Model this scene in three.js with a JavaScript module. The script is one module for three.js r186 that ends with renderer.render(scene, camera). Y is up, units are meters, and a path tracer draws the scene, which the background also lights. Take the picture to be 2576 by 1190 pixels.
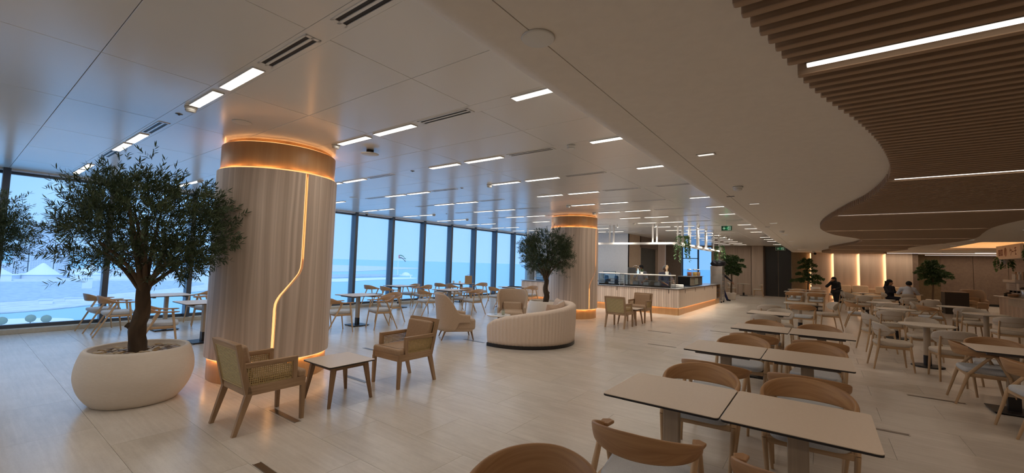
import * as THREE from 'three';
import { RoundedBoxGeometry } from 'three/addons/geometries/RoundedBoxGeometry.js';
import { mergeGeometries, toCreasedNormals, mergeVertices } from 'three/addons/utils/BufferGeometryUtils.js';
import { RectAreaLightUniformsLib } from 'three/addons/lights/RectAreaLightUniformsLib.js';
import { MarchingCubes } from 'three/addons/objects/MarchingCubes.js';

// ---------- camera, sky, sun, exposure ----------
const scene = new THREE.Scene();
const camera = new THREE.PerspectiveCamera(59.043, 2576 / 1190, 0.05, 60000);
const EYE = 1.65;
camera.position.set(0, EYE, 0);
camera.rotation.set(0.06279, 0.63774, 0.02872, 'YXZ');
camera.updateMatrixWorld(true);
const renderer = new THREE.WebGLRenderer({ antialias: true });
renderer.toneMapping = THREE.LinearToneMapping;
renderer.toneMappingExposure = 1.12;
renderer.shadowMap.enabled = true;
RectAreaLightUniformsLib.init();

const SKY_GAIN = 1.08;
{ // a hazy bright daytime sky, the same all round: pale at the horizon, bluer overhead, thin cloud
  const w = 512, h = 256, d = new Float32Array(w * h * 4);
  for (let j = 0; j < h; j++) {
    const e = Math.max(0, ((j + 0.5) / h - 0.5) * 2);
    const t = Math.pow(e, 0.55);
    for (let i = 0; i < w; i++) {
      const a = i / w * Math.PI * 2;
      const c = 0.5 + 0.5 * Math.sin(3 * a + 9 * e) * Math.sin(7 * a - 21 * e + 1.3);
      const cl = 0.06 * c * Math.min(1, e * 6) * (1 - e);
      const o = (j * w + i) * 4;
      d[o] = 0.53 + (0.36 - 0.53) * t + cl; d[o + 1] = 0.80 + (0.73 - 0.80) * t + cl * 0.8; d[o + 2] = 1.14 + (1.22 - 1.14) * t + cl * 0.3; d[o + 3] = 1;
    }
  }
  const t = new THREE.DataTexture(d, w, h, THREE.RGBAFormat, THREE.FloatType);
  t.mapping = THREE.EquirectangularReflectionMapping; t.magFilter = THREE.LinearFilter; t.needsUpdate = true;
  scene.background = t; scene.backgroundIntensity = SKY_GAIN;
}
const sun = new THREE.DirectionalLight(0xfff4e8, 2.0);
sun.name = 'sun'; sun.position.set(300, 480, 140); sun.target.position.set(0, 0, 0);
sun.castShadow = true; sun.shadow.radius = 1;
Object.assign(sun.shadow.camera, { left: -60, right: 60, top: 60, bottom: -60, near: 10, far: 1500 });
scene.add(sun, sun.target);

// ---------- lamp strengths (radiance) ----------
const LAMP = { panel: 15.5, linear: 23, led: 6, cove: 6, down: 20 };
const WARM = new THREE.Color().setRGB(1, 0.91, 0.80), AMBER = new THREE.Color().setRGB(1, 0.79, 0.60), WARMER = new THREE.Color().setRGB(1, 0.46, 0.15);

// ---------- helpers ----------
let seed = 1;
const rnd = () => { seed = (seed + 0x6d2b79f5) | 0; let t = Math.imul(seed ^ (seed >>> 15), 1 | seed); t = (t + Math.imul(t ^ (t >>> 7), 61 | t)) ^ t; return ((t ^ (t >>> 14)) >>> 0) / 4294967296; };
const rr = (a, b) => a + (b - a) * rnd();
const V = (x, y, z) => new THREE.Vector3(x, y, z);
const lerp = (a, b, t) => a + (b - a) * t;
const clamp = (x, a, b) => Math.min(b, Math.max(a, x));
const smooth = (a, b, x) => { const t = clamp((x - a) / (b - a), 0, 1); return t * t * (3 - 2 * t); };
const PI = Math.PI;
const used = new Map();
function numbered(n) { const k = used.get(n) ?? 0; used.set(n, k + 1); return k ? n + '_' + String(k).padStart(3, '0') : n; }
function tag(o, label, category, group, kind) {
  if (label) o.userData.label = label;
  if (category) o.userData.category = category;
  if (group) o.userData.group = group;
  if (kind) o.userData.kind = kind;
  return o;
}
function shade(o) { o.traverse((m) => { if (m.isMesh) { m.castShadow = true; m.receiveShadow = true; } }); return o; }
function part(name, geo, mat, parent) { const m = new THREE.Mesh(geo, mat); m.name = name; m.castShadow = m.receiveShadow = true; if (parent) parent.add(m); return m; }
function thing(name, label, category, pos = [0, 0, 0], turn = 0, group) {
  const g = new THREE.Group(); g.name = numbered(name); g.position.set(...pos); g.rotation.y = turn; tag(g, label, category, group); scene.add(g); return g;
}
function solo(name, geo, mat, label, category, pos = [0, 0, 0], turn = 0, group) {
  const m = part(numbered(name), geo, mat, scene); m.position.set(...pos); m.rotation.y = turn; return tag(m, label, category, group);
}
function struct(name, label) { const g = new THREE.Group(); g.name = numbered(name); scene.add(g); return tag(g, label, undefined, undefined, 'structure'); }
function proto() { return new THREE.Group(); }
function put(p, name, label, category, pos, turn = 0, group) { const c = p.clone(); c.name = numbered(name); c.position.set(...pos); c.rotation.y = turn; c.userData = {}; tag(c, label, category, group); scene.add(c); return c; }
const ORD = ['nearest', 'second', 'third', 'fourth', 'fifth', 'sixth', 'seventh', 'eighth', 'ninth', 'tenth', 'eleventh', 'twelfth', 'thirteenth', 'fourteenth', 'fifteenth', 'sixteenth', 'seventeenth', 'eighteenth', 'nineteenth'];

// uv in metres from position and facing; the grain (v) runs along the axis given
function uvm(geo, axis = 'y', s = 1) {
  const g = geo.index ? geo.toNonIndexed() : geo, p = g.attributes.position, n = p.count, uv = new Float32Array(n * 2);
  const a = V(), b = V(), c = V(), f = V();
  for (let i = 0; i < n; i += 3) {
    a.fromBufferAttribute(p, i); b.fromBufferAttribute(p, i + 1); c.fromBufferAttribute(p, i + 2);
    f.subVectors(b, a).cross(V().subVectors(c, a));
    const ax = Math.abs(f.x), ay = Math.abs(f.y), az = Math.abs(f.z), d = ax >= ay && ax >= az ? 'x' : ay >= az ? 'y' : 'z';
    let rest = ['x', 'y', 'z'].filter((k) => k !== d);
    if (rest.includes(axis)) rest = [rest.find((k) => k !== axis), axis];
    [a, b, c].forEach((q, k) => { uv[(i + k) * 2] = q[rest[0]] * s + (d === 'x' ? 0.37 : 0); uv[(i + k) * 2 + 1] = q[rest[1]] * s; });
  }
  g.setAttribute('uv', new THREE.BufferAttribute(uv, 2));
  return g;
}
function box(w, h, d, x = 0, y = 0, z = 0, r = 0, axis) {
  const g = r > 0 ? new RoundedBoxGeometry(w, h, d, 2, r) : new THREE.BoxGeometry(w, h, d);
  g.translate(x, y, z);
  const ax = axis ?? (w >= h && w >= d ? 'x' : h >= d ? 'y' : 'z');
  return uvm(g, ax);
}
const merge = (list) => mergeGeometries(list.map((g) => { const k = g.index ? g.toNonIndexed() : g; for (const n of Object.keys(k.attributes)) if (!['position', 'normal', 'uv'].includes(n)) k.deleteAttribute(n); return k; }));
// tapered bar from a to b; sx flattens it
function limb(a, b, r0, r1, seg = 8, flat = 1, dir = 'z') {
  const L = a.distanceTo(b), g = new THREE.CylinderGeometry(r1, r0, L, seg, 1);
  if (flat !== 1) g.scale(dir === 'x' ? flat : 1, 1, dir === 'z' ? flat : 1);
  const uv = g.attributes.uv; for (let i = 0; i < uv.count; i++) uv.setXY(i, uv.getX(i) * 0.15, uv.getY(i) * L);
  const q = new THREE.Quaternion().setFromUnitVectors(V(0, 1, 0), V().subVectors(b, a).normalize());
  g.applyQuaternion(q); g.translate((a.x + b.x) / 2, (a.y + b.y) / 2, (a.z + b.z) / 2);
  return g.toNonIndexed();
}
// square-section bar from a to b, x axis kept sideways
function bar(a, b, w0, d0, w1 = w0, d1 = d0) {
  const P = (c, w, d) => [V(c.x - w / 2, c.y, c.z - d / 2), V(c.x + w / 2, c.y, c.z - d / 2), V(c.x + w / 2, c.y, c.z + d / 2), V(c.x - w / 2, c.y, c.z + d / 2)];
  return uvm(toCreasedNormals(loft([P(a, w0, d0), P(b, w1, d1)], true), 0.5), 'y');
}
// rings of points -> closed skin
function loft(rings, caps = true, closed = false, flip = false) {
  const m = rings[0].length, n = rings.length, pos = [], uv = [], idx = [];
  const acc = [0]; for (let i = 1; i < n; i++) acc.push(acc[i - 1] + rings[i][0].distanceTo(rings[i - 1][0]));
  for (let i = 0; i < n; i++) { let c = 0; for (let j = 0; j <= m; j++) { const p = rings[i][j % m]; if (j) c += p.distanceTo(rings[i][j - 1]); pos.push(p.x, p.y, p.z); uv.push(c, acc[i]); } }
  const at = (i, j) => (i % n) * (m + 1) + j, last = closed ? n : n - 1;
  for (let i = 0; i < last; i++) for (let j = 0; j < m; j++) idx.push(at(i, j), at(i + 1, j), at(i, j + 1), at(i, j + 1), at(i + 1, j), at(i + 1, j + 1));
  if (caps && !closed) for (const i of [0, n - 1]) {
    const c = V(); rings[i].forEach((p) => c.add(p)); c.multiplyScalar(1 / m);
    const base = pos.length / 3; pos.push(c.x, c.y, c.z); uv.push(0, 0); rings[i].forEach((p) => { pos.push(p.x, p.y, p.z); uv.push(p.x, p.z); });
    for (let j = 0; j < m; j++) { const a = base + 1 + j, b = base + 1 + (j + 1) % m; i ? idx.push(base, b, a) : idx.push(base, a, b); }
  }
  if (flip) for (let i = 0; i < idx.length; i += 3) [idx[i], idx[i + 1]] = [idx[i + 1], idx[i]];
  const g = new THREE.BufferGeometry();
  g.setAttribute('position', new THREE.Float32BufferAttribute(pos, 3)); g.setAttribute('uv', new THREE.Float32BufferAttribute(uv, 2)); g.setIndex(idx);
  g.computeVertexNormals();
  // smooth the seam of every ring
  const N = g.attributes.normal;
  for (let i = 0; i < n; i++) { const a = at(i, 0), b = at(i, m), s = V(N.getX(a) + N.getX(b), N.getY(a) + N.getY(b), N.getZ(a) + N.getZ(b)).normalize(); N.setXYZ(a, s.x, s.y, s.z); N.setXYZ(b, s.x, s.y, s.z); }
  return g;
}
function lathe(pts, seg = 32) { return new THREE.LatheGeometry(pts.map(([x, y]) => new THREE.Vector2(x, y)), seg).toNonIndexed(); }
function roundedShape(w, d, r, taper = 0) { // w at front (+y), w-taper at rear
  const s = new THREE.Shape(), a = w / 2, b = w / 2 - taper, h = d / 2;
  s.moveTo(-b + r, -h); s.lineTo(b - r, -h); s.quadraticCurveTo(b, -h, b + (a - b) * r / d, -h + r); s.lineTo(a, h - r); s.quadraticCurveTo(a, h, a - r, h); s.lineTo(-a + r, h); s.quadraticCurveTo(-a, h, -a, h - r); s.lineTo(-b - (a - b) * r / d, -h + r); s.quadraticCurveTo(-b, -h, -b + r, -h);
  return s;
}
// flat slab of a shape: shape y -> +z, thickness up from y0
function slab(shape, y0, t, bevel = 0, seg = 6, bs = 2) {
  const g = new THREE.ExtrudeGeometry(shape, { depth: Math.max(1e-4, t - 2 * bevel), bevelEnabled: bevel > 0, bevelThickness: bevel, bevelSize: bevel, bevelOffset: -bevel, bevelSegments: bs, curveSegments: seg });
  g.rotateX(-PI / 2); g.scale(1, 1, -1); g.translate(0, y0 + bevel, 0);
  for (const k of ['position', 'normal', 'uv']) { const a = g.attributes[k]; const s = a.itemSize; for (let i = 0; i < a.count; i += 3) for (let c = 0; c < s; c++) { const q = a.array[i * s + c]; a.array[i * s + c] = a.array[(i + 2) * s + c]; a.array[(i + 2) * s + c] = q; } }
  return g;
}
function areaLight(name, color, intensity, w, h, x, y, z, rx, ry, parent) {
  const l = new THREE.RectAreaLight(color, intensity, w, h); l.name = name; l.position.set(x, y, z); l.rotation.set(rx, ry, 0, 'YXZ'); parent.add(l); return l;
}
// ---------- procedural textures ----------
function hash(i, j, s) { let h = (i * 374761393 + j * 668265263 + s * 2147483647) | 0; h = Math.imul(h ^ (h >>> 13), 1274126177); return ((h ^ (h >>> 16)) >>> 0) / 4294967296; }
function vnoise(x, y, px, py, s) { // periodic value noise
  const i = Math.floor(x), j = Math.floor(y), fx = x - i, fy = y - j, u = fx * fx * (3 - 2 * fx), v = fy * fy * (3 - 2 * fy), m = (a, n) => ((a % n) + n) % n;
  const a = hash(m(i, px), m(j, py), s), b = hash(m(i + 1, px), m(j, py), s), c = hash(m(i, px), m(j + 1, py), s), d = hash(m(i + 1, px), m(j + 1, py), s);
  return lerp(lerp(a, b, u), lerp(c, d, u), v);
}
function fbm(u, v, fu, fv, oct, s) { let t = 0, a = 0.5, n = 0; for (let o = 0; o < oct; o++) { t += a * vnoise(u * fu, v * fv, fu, fv, s + o); n += a; a *= 0.5; fu *= 2; fv *= 2; } return t / n; }
function tex(w, h, f, color = true, rx = 1, ry = 1) {
  const d = new Uint8Array(w * h * 4);
  for (let j = 0; j < h; j++) for (let i = 0; i < w; i++) { const c = f(i / w, j / h), o = (j * w + i) * 4; if (typeof c === 'number') { d[o] = d[o + 1] = d[o + 2] = clamp(c, 0, 1) * 255; } else { d[o] = clamp(c[0], 0, 1) * 255; d[o + 1] = clamp(c[1], 0, 1) * 255; d[o + 2] = clamp(c[2], 0, 1) * 255; } d[o + 3] = 255; }
  const t = new THREE.DataTexture(d, w, h); t.wrapS = t.wrapT = THREE.RepeatWrapping; t.magFilter = THREE.LinearFilter; t.minFilter = THREE.LinearMipmapLinearFilter; t.generateMipmaps = true; if (color) t.colorSpace = THREE.SRGBColorSpace; t.repeat.set(rx, ry); t.needsUpdate = true; return t;
}
// colour values below are sRGB 0..255
const woodTex = (a, b, fu, fv, s, rx, ry, contrast = 1) => tex(256, 512, (u, v) => {
  const warp = fbm(u, v, 4, 2, 3, s + 9) * 0.12, g = fbm(u + warp, v, fu, fv, 4, s), f = fbm(u, v, fu * 6, fv * 2, 2, s + 5), t = clamp(0.5 + (g - 0.5) * 1.9 * contrast + (f - 0.5) * 0.45 * contrast, 0, 1);
  return [0, 1, 2].map((k) => lerp(a[k], b[k], t) / 255);
}, true, rx, ry);
const speckTex = (a, b, f1, s, rx, ry, fx = 1) => tex(256, 256, (u, v) => { const t = clamp(0.5 + (fbm(u, v, f1 * fx, f1, 5, s) - 0.5) * 1.5, 0, 1); return [0, 1, 2].map((k) => lerp(a[k], b[k], t) / 255); }, true, rx, ry);
const weaveBump = tex(128, 128, (u, v) => { const a = Math.sin(u * PI * 64), b = Math.sin(v * PI * 64); return 0.5 + 0.25 * a * b + 0.25 * (fbm(u, v, 32, 32, 2, 4) - 0.5); }, false, 4, 4);
const leatherBump = tex(128, 128, (u, v) => fbm(u, v, 24, 24, 3, 12), false, 3, 3);
const fineBump = tex(256, 256, (u, v) => fbm(u, v, 60, 60, 3, 31), false, 2, 2);
const std = (o) => new THREE.MeshStandardMaterial(o), phy = (o) => new THREE.MeshPhysicalMaterial(o);
const rgb = (r, g, b) => new THREE.Color().setRGB(r, g, b);
const lin = (r, g, b) => new THREE.Color(`rgb(${r},${g},${b})`);
const M = {};
// timber
M.oak = std({ map: woodTex([184, 150, 112], [214, 182, 144], 10, 2, 3, 3, 1.2), roughness: 0.5 });
M.oakWarm = std({ map: woodTex([166, 124, 84], [196, 154, 110], 10, 2, 5, 3, 1.2), roughness: 0.45 });
M.walnut = std({ map: woodTex([132, 102, 74], [164, 130, 98], 12, 2, 7, 3, 1.2), roughness: 0.5 });
M.caneFrame = std({ map: woodTex([162, 130, 98], [190, 158, 124], 12, 2, 8, 3, 1.2), roughness: 0.5 });
M.veneer = std({ map: woodTex([190, 170, 152], [230, 212, 196], 36, 1, 11, 0.8, 0.25, 0.7), roughness: 0.5 });
M.wallVeneer = std({ map: woodTex([186, 164, 144], [212, 191, 171], 8, 1, 13, 0.6, 0.35, 0.7), roughness: 0.55 });
M.bronze = std({ map: woodTex([196, 152, 104], [208, 166, 118], 30, 1, 17, 1, 0.3, 0.5), roughness: 0.4 });
M.slat = std({ map: woodTex([154, 126, 100], [180, 152, 124], 14, 1, 19, 3, 0.6, 0.8), roughness: 0.6 });
M.slatBack = std({ color: lin(78, 60, 47), roughness: 0.9 });
M.bark = std({ map: tex(128, 256, (u, v) => { const t = fbm(u, v, 10, 5, 4, 41), r = fbm(u, v, 22, 4, 2, 47); const k = clamp(0.15 + t * 0.9 * r + 0.1, 0, 1); return [lerp(46, 126, k) / 255, lerp(36, 104, k) / 255, lerp(28, 82, k) / 255]; }, true, 1, 1), bumpMap: tex(128, 256, (u, v) => fbm(u, v, 14, 5, 4, 41), false), bumpScale: 0.012, roughness: 0.95 });
// stone, plaster, metal
const tileTex = (s, a, b) => tex(512, 256, (u, v) => { const g = fbm(u, v, 3, 26, 4, s), c = fbm(u, v, 5, 4, 4, s + 3), f = fbm(u, v, 40, 90, 2, s + 6); const t = clamp(0.5 + (g - 0.5) * 0.9 + (c - 0.5) * 0.8 + (f - 0.5) * 0.35, 0, 1); return [0, 1, 2].map((k) => lerp(a[k], b[k], t) / 255); }, true, 1 / 1.2, 1 / 0.6);
M.tiles = [[61, [207, 197, 184], [225, 216, 204]], [67, [203, 193, 179], [222, 213, 200]], [73, [210, 201, 189], [228, 220, 209]], [79, [205, 196, 184], [224, 215, 204]]].map(([s, a, b]) => std({ map: tileTex(s, a, b), roughness: 0.25, bumpMap: fineBump, bumpScale: 0.00003 }));
M.grout = std({ color: lin(206, 196, 182), roughness: 0.9 });
M.ceilMetal = std({ color: lin(240, 238, 234), roughness: 0.22, metalness: 0 });
M.ceilTrough = std({ color: lin(228, 224, 218), roughness: 0.35 });
M.gypsum = std({ map: speckTex([234, 226, 214], [239, 231, 219], 40, 91, 0.5, 0.5), roughness: 0.85 });
M.plaster = std({ map: speckTex([234, 234, 234], [240, 240, 240], 40, 93, 0.5, 0.5), roughness: 0.8 });
M.warmWall = std({ map: speckTex([178, 156, 134], [188, 166, 144], 30, 95, 0.5, 0.5), roughness: 0.8 });
M.darkWall = std({ map: speckTex([118, 98, 84], [130, 110, 94], 30, 97, 0.5, 0.5), roughness: 0.85 });
M.oliveWall = std({ map: speckTex([112, 92, 66], [124, 104, 76], 30, 99, 0.5, 0.5), roughness: 0.8 });
M.black = std({ color: lin(24, 23, 23), roughness: 0.5 });
M.blackGloss = std({ color: lin(18, 18, 20), roughness: 0.15 });
M.darkDoor = std({ color: lin(38, 36, 34), roughness: 0.4 });
M.shell = std({ color: lin(150, 146, 140), roughness: 0.9 });
M.mullion = std({ color: lin(92, 98, 106), roughness: 0.35, metalness: 0.5 });
M.sill = std({ map: speckTex([196, 188, 172], [208, 200, 184], 30, 101, 1, 1), roughness: 0.5 });
M.whiteMetal = std({ color: lin(232, 230, 226), roughness: 0.4 });
M.whitePlastic = std({ color: lin(228, 226, 220), roughness: 0.45 });
M.darkMetal = std({ color: lin(52, 52, 56), roughness: 0.35, metalness: 0.7 });
M.greyMetal = std({ color: lin(140, 138, 134), roughness: 0.35, metalness: 0.6 });
M.steel = std({ color: lin(190, 190, 192), roughness: 0.25, metalness: 0.9 });
M.brassFloor = std({ color: lin(120, 104, 86), roughness: 0.3, metalness: 0.6 });
M.glass = phy({ color: lin(236, 246, 255), roughness: 0.34, transmission: 1, thickness: 0, ior: 1.45 });
M.caseGlass = phy({ color: lin(236, 244, 248), roughness: 0.02, transmission: 1, thickness: 0, ior: 1.5 });
M.blueGlass = phy({ color: lin(214, 232, 246), roughness: 0.03, transmission: 1, thickness: 0, ior: 1.5 });
// table tops
M.hpl = std({ map: speckTex([222, 204, 184], [227, 210, 191], 60, 103, 2, 2), roughness: 0.42 });
M.hplEdge = std({ color: lin(34, 32, 34), roughness: 0.5 });
M.hplUnder = std({ color: lin(120, 112, 106), roughness: 0.6 });
M.terrazzo = std({ map: tex(256, 256, (u, v) => { const k = vnoise(u * 70, v * 70, 70, 70, 5) > 0.8 ? 0.82 : 1, f = 0.93 + 0.14 * (fbm(u, v, 12, 12, 3, 8) - 0.5); return [0.86 * k * f, 0.81 * k * f, 0.74 * k * f]; }, true, 2, 2), roughness: 0.35 });
M.marble = std({ map: tex(256, 256, (u, v) => { const t = Math.abs(Math.sin((u * 3 + fbm(u, v, 4, 4, 4, 6) * 4) * PI)); const k = t < 0.12 ? 0.78 : 0.93; return [k, k * 0.99, k * 0.97]; }), roughness: 0.2 });
M.post = std({ map: woodTex([178, 160, 138], [200, 182, 158], 16, 1, 23, 2, 0.8, 0.6), roughness: 0.45 });
M.postDark = std({ color: lin(56, 54, 54), roughness: 0.4, metalness: 0.6 });
// cloth and leather
M.seatGrey = std({ map: speckTex([196, 200, 206], [210, 214, 218], 50, 105, 4, 4), bumpMap: weaveBump, bumpScale: 0.0012, roughness: 0.9 });
M.beigeCloth = std({ map: speckTex([196, 184, 168], [212, 200, 184], 50, 107, 4, 4), bumpMap: weaveBump, bumpScale: 0.0015, roughness: 0.95 });
M.sofaCloth = phy({ map: speckTex([234, 213, 194], [240, 221, 204], 40, 109, 3, 3), bumpMap: weaveBump, bumpScale: 0.0008, roughness: 0.9, sheen: 0.25, sheenColor: lin(230, 210, 195), sheenRoughness: 0.5 });
M.leather = std({ map: speckTex([190, 164, 138], [200, 175, 149], 30, 111, 3, 3), bumpMap: leatherBump, bumpScale: 0.0008, roughness: 0.5 });
M.leatherTan = std({ map: speckTex([176, 146, 116], [188, 158, 128], 30, 113, 3, 3), bumpMap: leatherBump, bumpScale: 0.0008, roughness: 0.55 });
M.sofaFar = std({ map: speckTex([222, 196, 164], [232, 207, 176], 30, 115, 2, 2), bumpMap: weaveBump, bumpScale: 0.001, roughness: 0.9 });
M.pillowBlush = std({ map: speckTex([206, 180, 160], [218, 194, 174], 30, 117, 3, 3), bumpMap: weaveBump, bumpScale: 0.0012, roughness: 0.95 });
M.pillowCream = std({ map: speckTex([214, 202, 188], [226, 214, 200], 30, 119, 3, 3), bumpMap: weaveBump, bumpScale: 0.0012, roughness: 0.95 });
M.planter = std({ map: speckTex([238, 226, 212], [243, 232, 219], 60, 121, 2, 2), bumpMap: fineBump, bumpScale: 0.0006, roughness: 0.8 });
M.pebbles = [[186, 164, 130], [150, 126, 100], [200, 180, 150], [122, 104, 90], [172, 142, 96]].map((c) => std({ color: lin(...c), roughness: 0.45 }));
M.soil = std({ color: lin(52, 42, 34), roughness: 1 });
// cane: woven strands with open eyes
const caneAlpha = tex(128, 128, (u, v) => { const fu = (u * 8) % 1, fv = (v * 8) % 1; const d = Math.hypot(fu - 0.5, fv - 0.5); return d < 0.33 ? 0 : 1; }, false, 6.5, 6.5);
const caneMap = tex(128, 128, (u, v) => { const s = 0.86 + 0.14 * Math.sin(u * PI * 64) * Math.sin(v * PI * 64) + 0.1 * (fbm(u, v, 8, 8, 2, 5) - 0.5); return [0.92 * s, 0.80 * s, 0.56 * s]; }, true, 6.5, 6.5);
M.cane = std({ map: caneMap, alphaMap: caneAlpha, alphaTest: 0.5, roughness: 0.7, side: THREE.DoubleSide });
M.caneBack = std({ map: tex(128, 128, (u, v) => { const s = 0.82 + 0.18 * Math.sin(v * PI * 32) + 0.12 * (fbm(u, v, 8, 24, 2, 5) - 0.5); return [0.95 * s, 0.86 * s, 0.64 * s]; }, true, 5, 5), bumpMap: tex(64, 64, (u, v) => 0.5 + 0.5 * Math.sin(v * PI * 16), false, 10, 10), bumpScale: 0.003, roughness: 0.75 });
M.caneRim = std({ color: lin(206, 182, 136), roughness: 0.6 });
// leaves
const leafMat = (c, t = 0.3) => phy({ color: lin(...c), roughness: 0.55, transmission: t, thickness: 0, side: THREE.DoubleSide });
M.olive = leafMat([64, 80, 46], 0.22);
M.ficus = leafMat([58, 88, 34], 0.25);
M.ivy = leafMat([70, 110, 48], 0.3);
// glowing
const glow = (c, s) => std({ color: 0x000000, emissive: c, emissiveIntensity: s, roughness: 1 });
M.panelGlow = glow(rgb(1, 0.93, 0.82), 2.6);
M.linearGlow = glow(rgb(1, 0.90, 0.80), 2.6);
M.ledGlow = glow(rgb(1, 0.46, 0.17), 1.5);
M.ledStripGlow = glow(rgb(1, 0.58, 0.30), 1.7);
M.downGlow = glow(rgb(1, 0.92, 0.82), 1.1);
M.exitGlow = glow(rgb(0.004, 0.05, 0.03), 1);
// ---------- extents of the hall ----------
const XW = -12.7, XR = 9.2, ZN = 8.2, ZF = -31.3, ZF2 = -34.6, HL = 3.2, HR = 2.8, XCORE = -7.4, ZCORE = -19.3, ZCORE2 = -25.2;

// ---------- floor of large stone tiles ----------
{
  const f = struct('floor', 'pale beige stone tile floor of the whole hall');
  part('floor_slab', box(XR - XW + 1.6, 0.3, ZN - ZF2 + 0.8, (XR + XW) / 2 - 0.2, -0.162, (ZN + ZF2) / 2), M.grout, f);
  const TW = 1.2, TD = 0.6, gap = 0.0022, tiles = [];
  const fr = new THREE.Matrix4().multiplyMatrices(camera.projectionMatrix, camera.matrixWorldInverse);
  for (let r = 0; r * TD < ZN - ZF2; r++) {
    const z = ZN - 0.3 - 0.14 - r * TD, off = [0, 0.6][r % 2];
    for (let c = -1; c * TW < XR - XW + 1.2; c++) {
      let x0 = XW + 0.02 + c * TW + off, x1 = x0 + TW;
      x0 = Math.max(x0, XW + 0.02); x1 = Math.min(x1, XR);
      if (x1 - x0 < 0.05) continue;
      const x = (x0 + x1) / 2, p = V(x, 0, z), q = p.clone().applyMatrix4(camera.matrixWorldInverse), s = p.clone().applyMatrix4(fr);
      const seen = q.z < -0.3 && Math.abs(s.x) < 1.1 && Math.abs(s.y) < 1.15;
      tiles.push({ x, z, w: x1 - x0, d: q.length(), seen });
    }
  }
  const near = tiles.filter((t) => t.seen).sort((a, b) => a.d - b.d).slice(0, 290), set = new Set(near);
  const geos = new Map(), tileGeo = (w) => { const k = w.toFixed(3); if (!geos.has(k)) { const g = box(w - gap, 0.012, TD - gap, 0, -0.006, 0, 0, 'z'); const uv = g.attributes.uv; geos.set(k, g); } return geos.get(k); };
  near.forEach((t) => { const m = part('tile', tileGeo(t.w), M.tiles[Math.floor(rnd() * 4)], f); m.position.set(t.x, 0, t.z); if (rnd() < 0.5) m.rotation.y = PI; });
  const rest = tiles.filter((t) => !set.has(t)), by = [[], [], [], []];
  rest.forEach((t) => { const g = new THREE.PlaneGeometry(t.w - gap, TD - gap); g.rotateX(-PI / 2); const uv = g.attributes.uv; for (let i = 0; i < 4; i++) uv.setXY(i, uv.getX(i) * t.w, uv.getY(i) * TD); g.translate(t.x, 0, t.z); by[Math.floor(rnd() * 4)].push(g); });
  by.forEach((l, i) => tag(part('tile_field', mergeGeometries(l), M.tiles[i], f), undefined, undefined, undefined, 'stuff'));
}
// flush metal outlet strips let into the floor
[[-4.5, -2.2, 0.55, 'under the near cane armchair'], [-3.36, -1.58, 0.55, 'at the bottom edge of the picture'], [-5.14, -3.45, 0.5, 'behind the low square table'], [-6.68, -4.71, 0.3, 'right beside the large column'], [-5.84, -6.66, 0.56, 'in front of the wing armchair'], [-3.34, -10.93, 0.58, 'nearest the counter corner'], [-2.72, -9.08, 0.58, 'between sofa and dining tables'], [-2.1, -12.2, 0.58, 'left of the third dining table pair'], [0.42, -6.0, 0.58, 'right of the front dining tables'], [1.2, -7.95, 0.56, 'beside the right hand table chairs'], [-4.55, -6.9, 0.5, 'at the curved sofa plinth']].forEach(([x, z, l, w]) => {
  const t = thing('floor_outlet', 'flush brown metal outlet strip in the floor ' + w, 'floor outlet', [x, 0, z], 0);
  part('cover', box(l - 0.02, 0.004, 0.052, 0, 0.001, 0), M.brassFloor, t); part('rim', merge([box(l, 0.003, 0.006, 0, 0.001, 0.029), box(l, 0.003, 0.006, 0, 0.001, -0.029)]), M.greyMetal, t);
});

// ---------- ceiling over the window side: metal panels with light troughs ----------
const ROW = 1.652, bandZ = (k) => -1.44 - ROW * k;
const COLS = [-1.45, -2.8, -4.5, -6.18, -7.87, -9.56, -11.25, XW + 0.06];
{
  const c = struct('ceiling', 'white metal panel ceiling over the window side');
  part('slab', box(XR - XW + 1.6, 0.3, ZN - ZF2 + 0.8, (XR + XW) / 2 - 0.2, 3.52, (ZN + ZF2) / 2), M.shell, c);
  part('grid_backing', box(COLS[0] - XW, 0.006, ZN - ZF, (COLS[0] + XW) / 2, HL + 0.05, (ZN + ZF) / 2), M.ceilTrough, c);
  const G = 0.004, cache = new Map(), pg = (w, d) => { const k = w.toFixed(3) + d.toFixed(3); if (!cache.has(k)) cache.set(k, uvm(new RoundedBoxGeometry(w - G, 0.02, d - G, 1, 0.003), 'x')); return cache.get(k); };
  part('plain_field', box(COLS[0] - COLS.at(-1), 0.02, ZN - 0.2, (COLS[0] + COLS.at(-1)) / 2, HL + 0.01, (ZN + 0.2) / 2 + 0.12), M.ceilMetal, c);
  for (let k = -1; k < 18; k++) for (let j = 0; j < COLS.length - 1; j++) {
    const x0 = COLS[j + 1], x1 = COLS[j], d = (ROW - 0.17) / 2;
    if (x0 < XCORE - 1 && bandZ(k) < ZCORE - 0.6) continue;
    for (const q of [0.5, 1.5]) {
      const z = bandZ(k) - 0.085 - q * d; if (z - d / 2 < ZF) continue;
      part('ceiling_panel', pg(x1 - x0, d), M.ceilMetal, c).position.set((x0 + x1) / 2, HL + 0.01, z);
    }
  }
  for (let k = -1; k < 18; k++) { const xe = bandZ(k) < ZCORE ? COLS[4] : XW + 0.06; part('light_trough', box(COLS[0] - xe, 0.02, 0.17, (COLS[0] + xe) / 2, HL + 0.01, bandZ(k)), M.ceilMetal, c); }
  // perimeter trim at the window head
  part('perimeter_trim', box(0.05, 0.05, 27.4, XW + 0.055, HL - 0.012, -5.6), M.ceilTrough, c);
}
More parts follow.
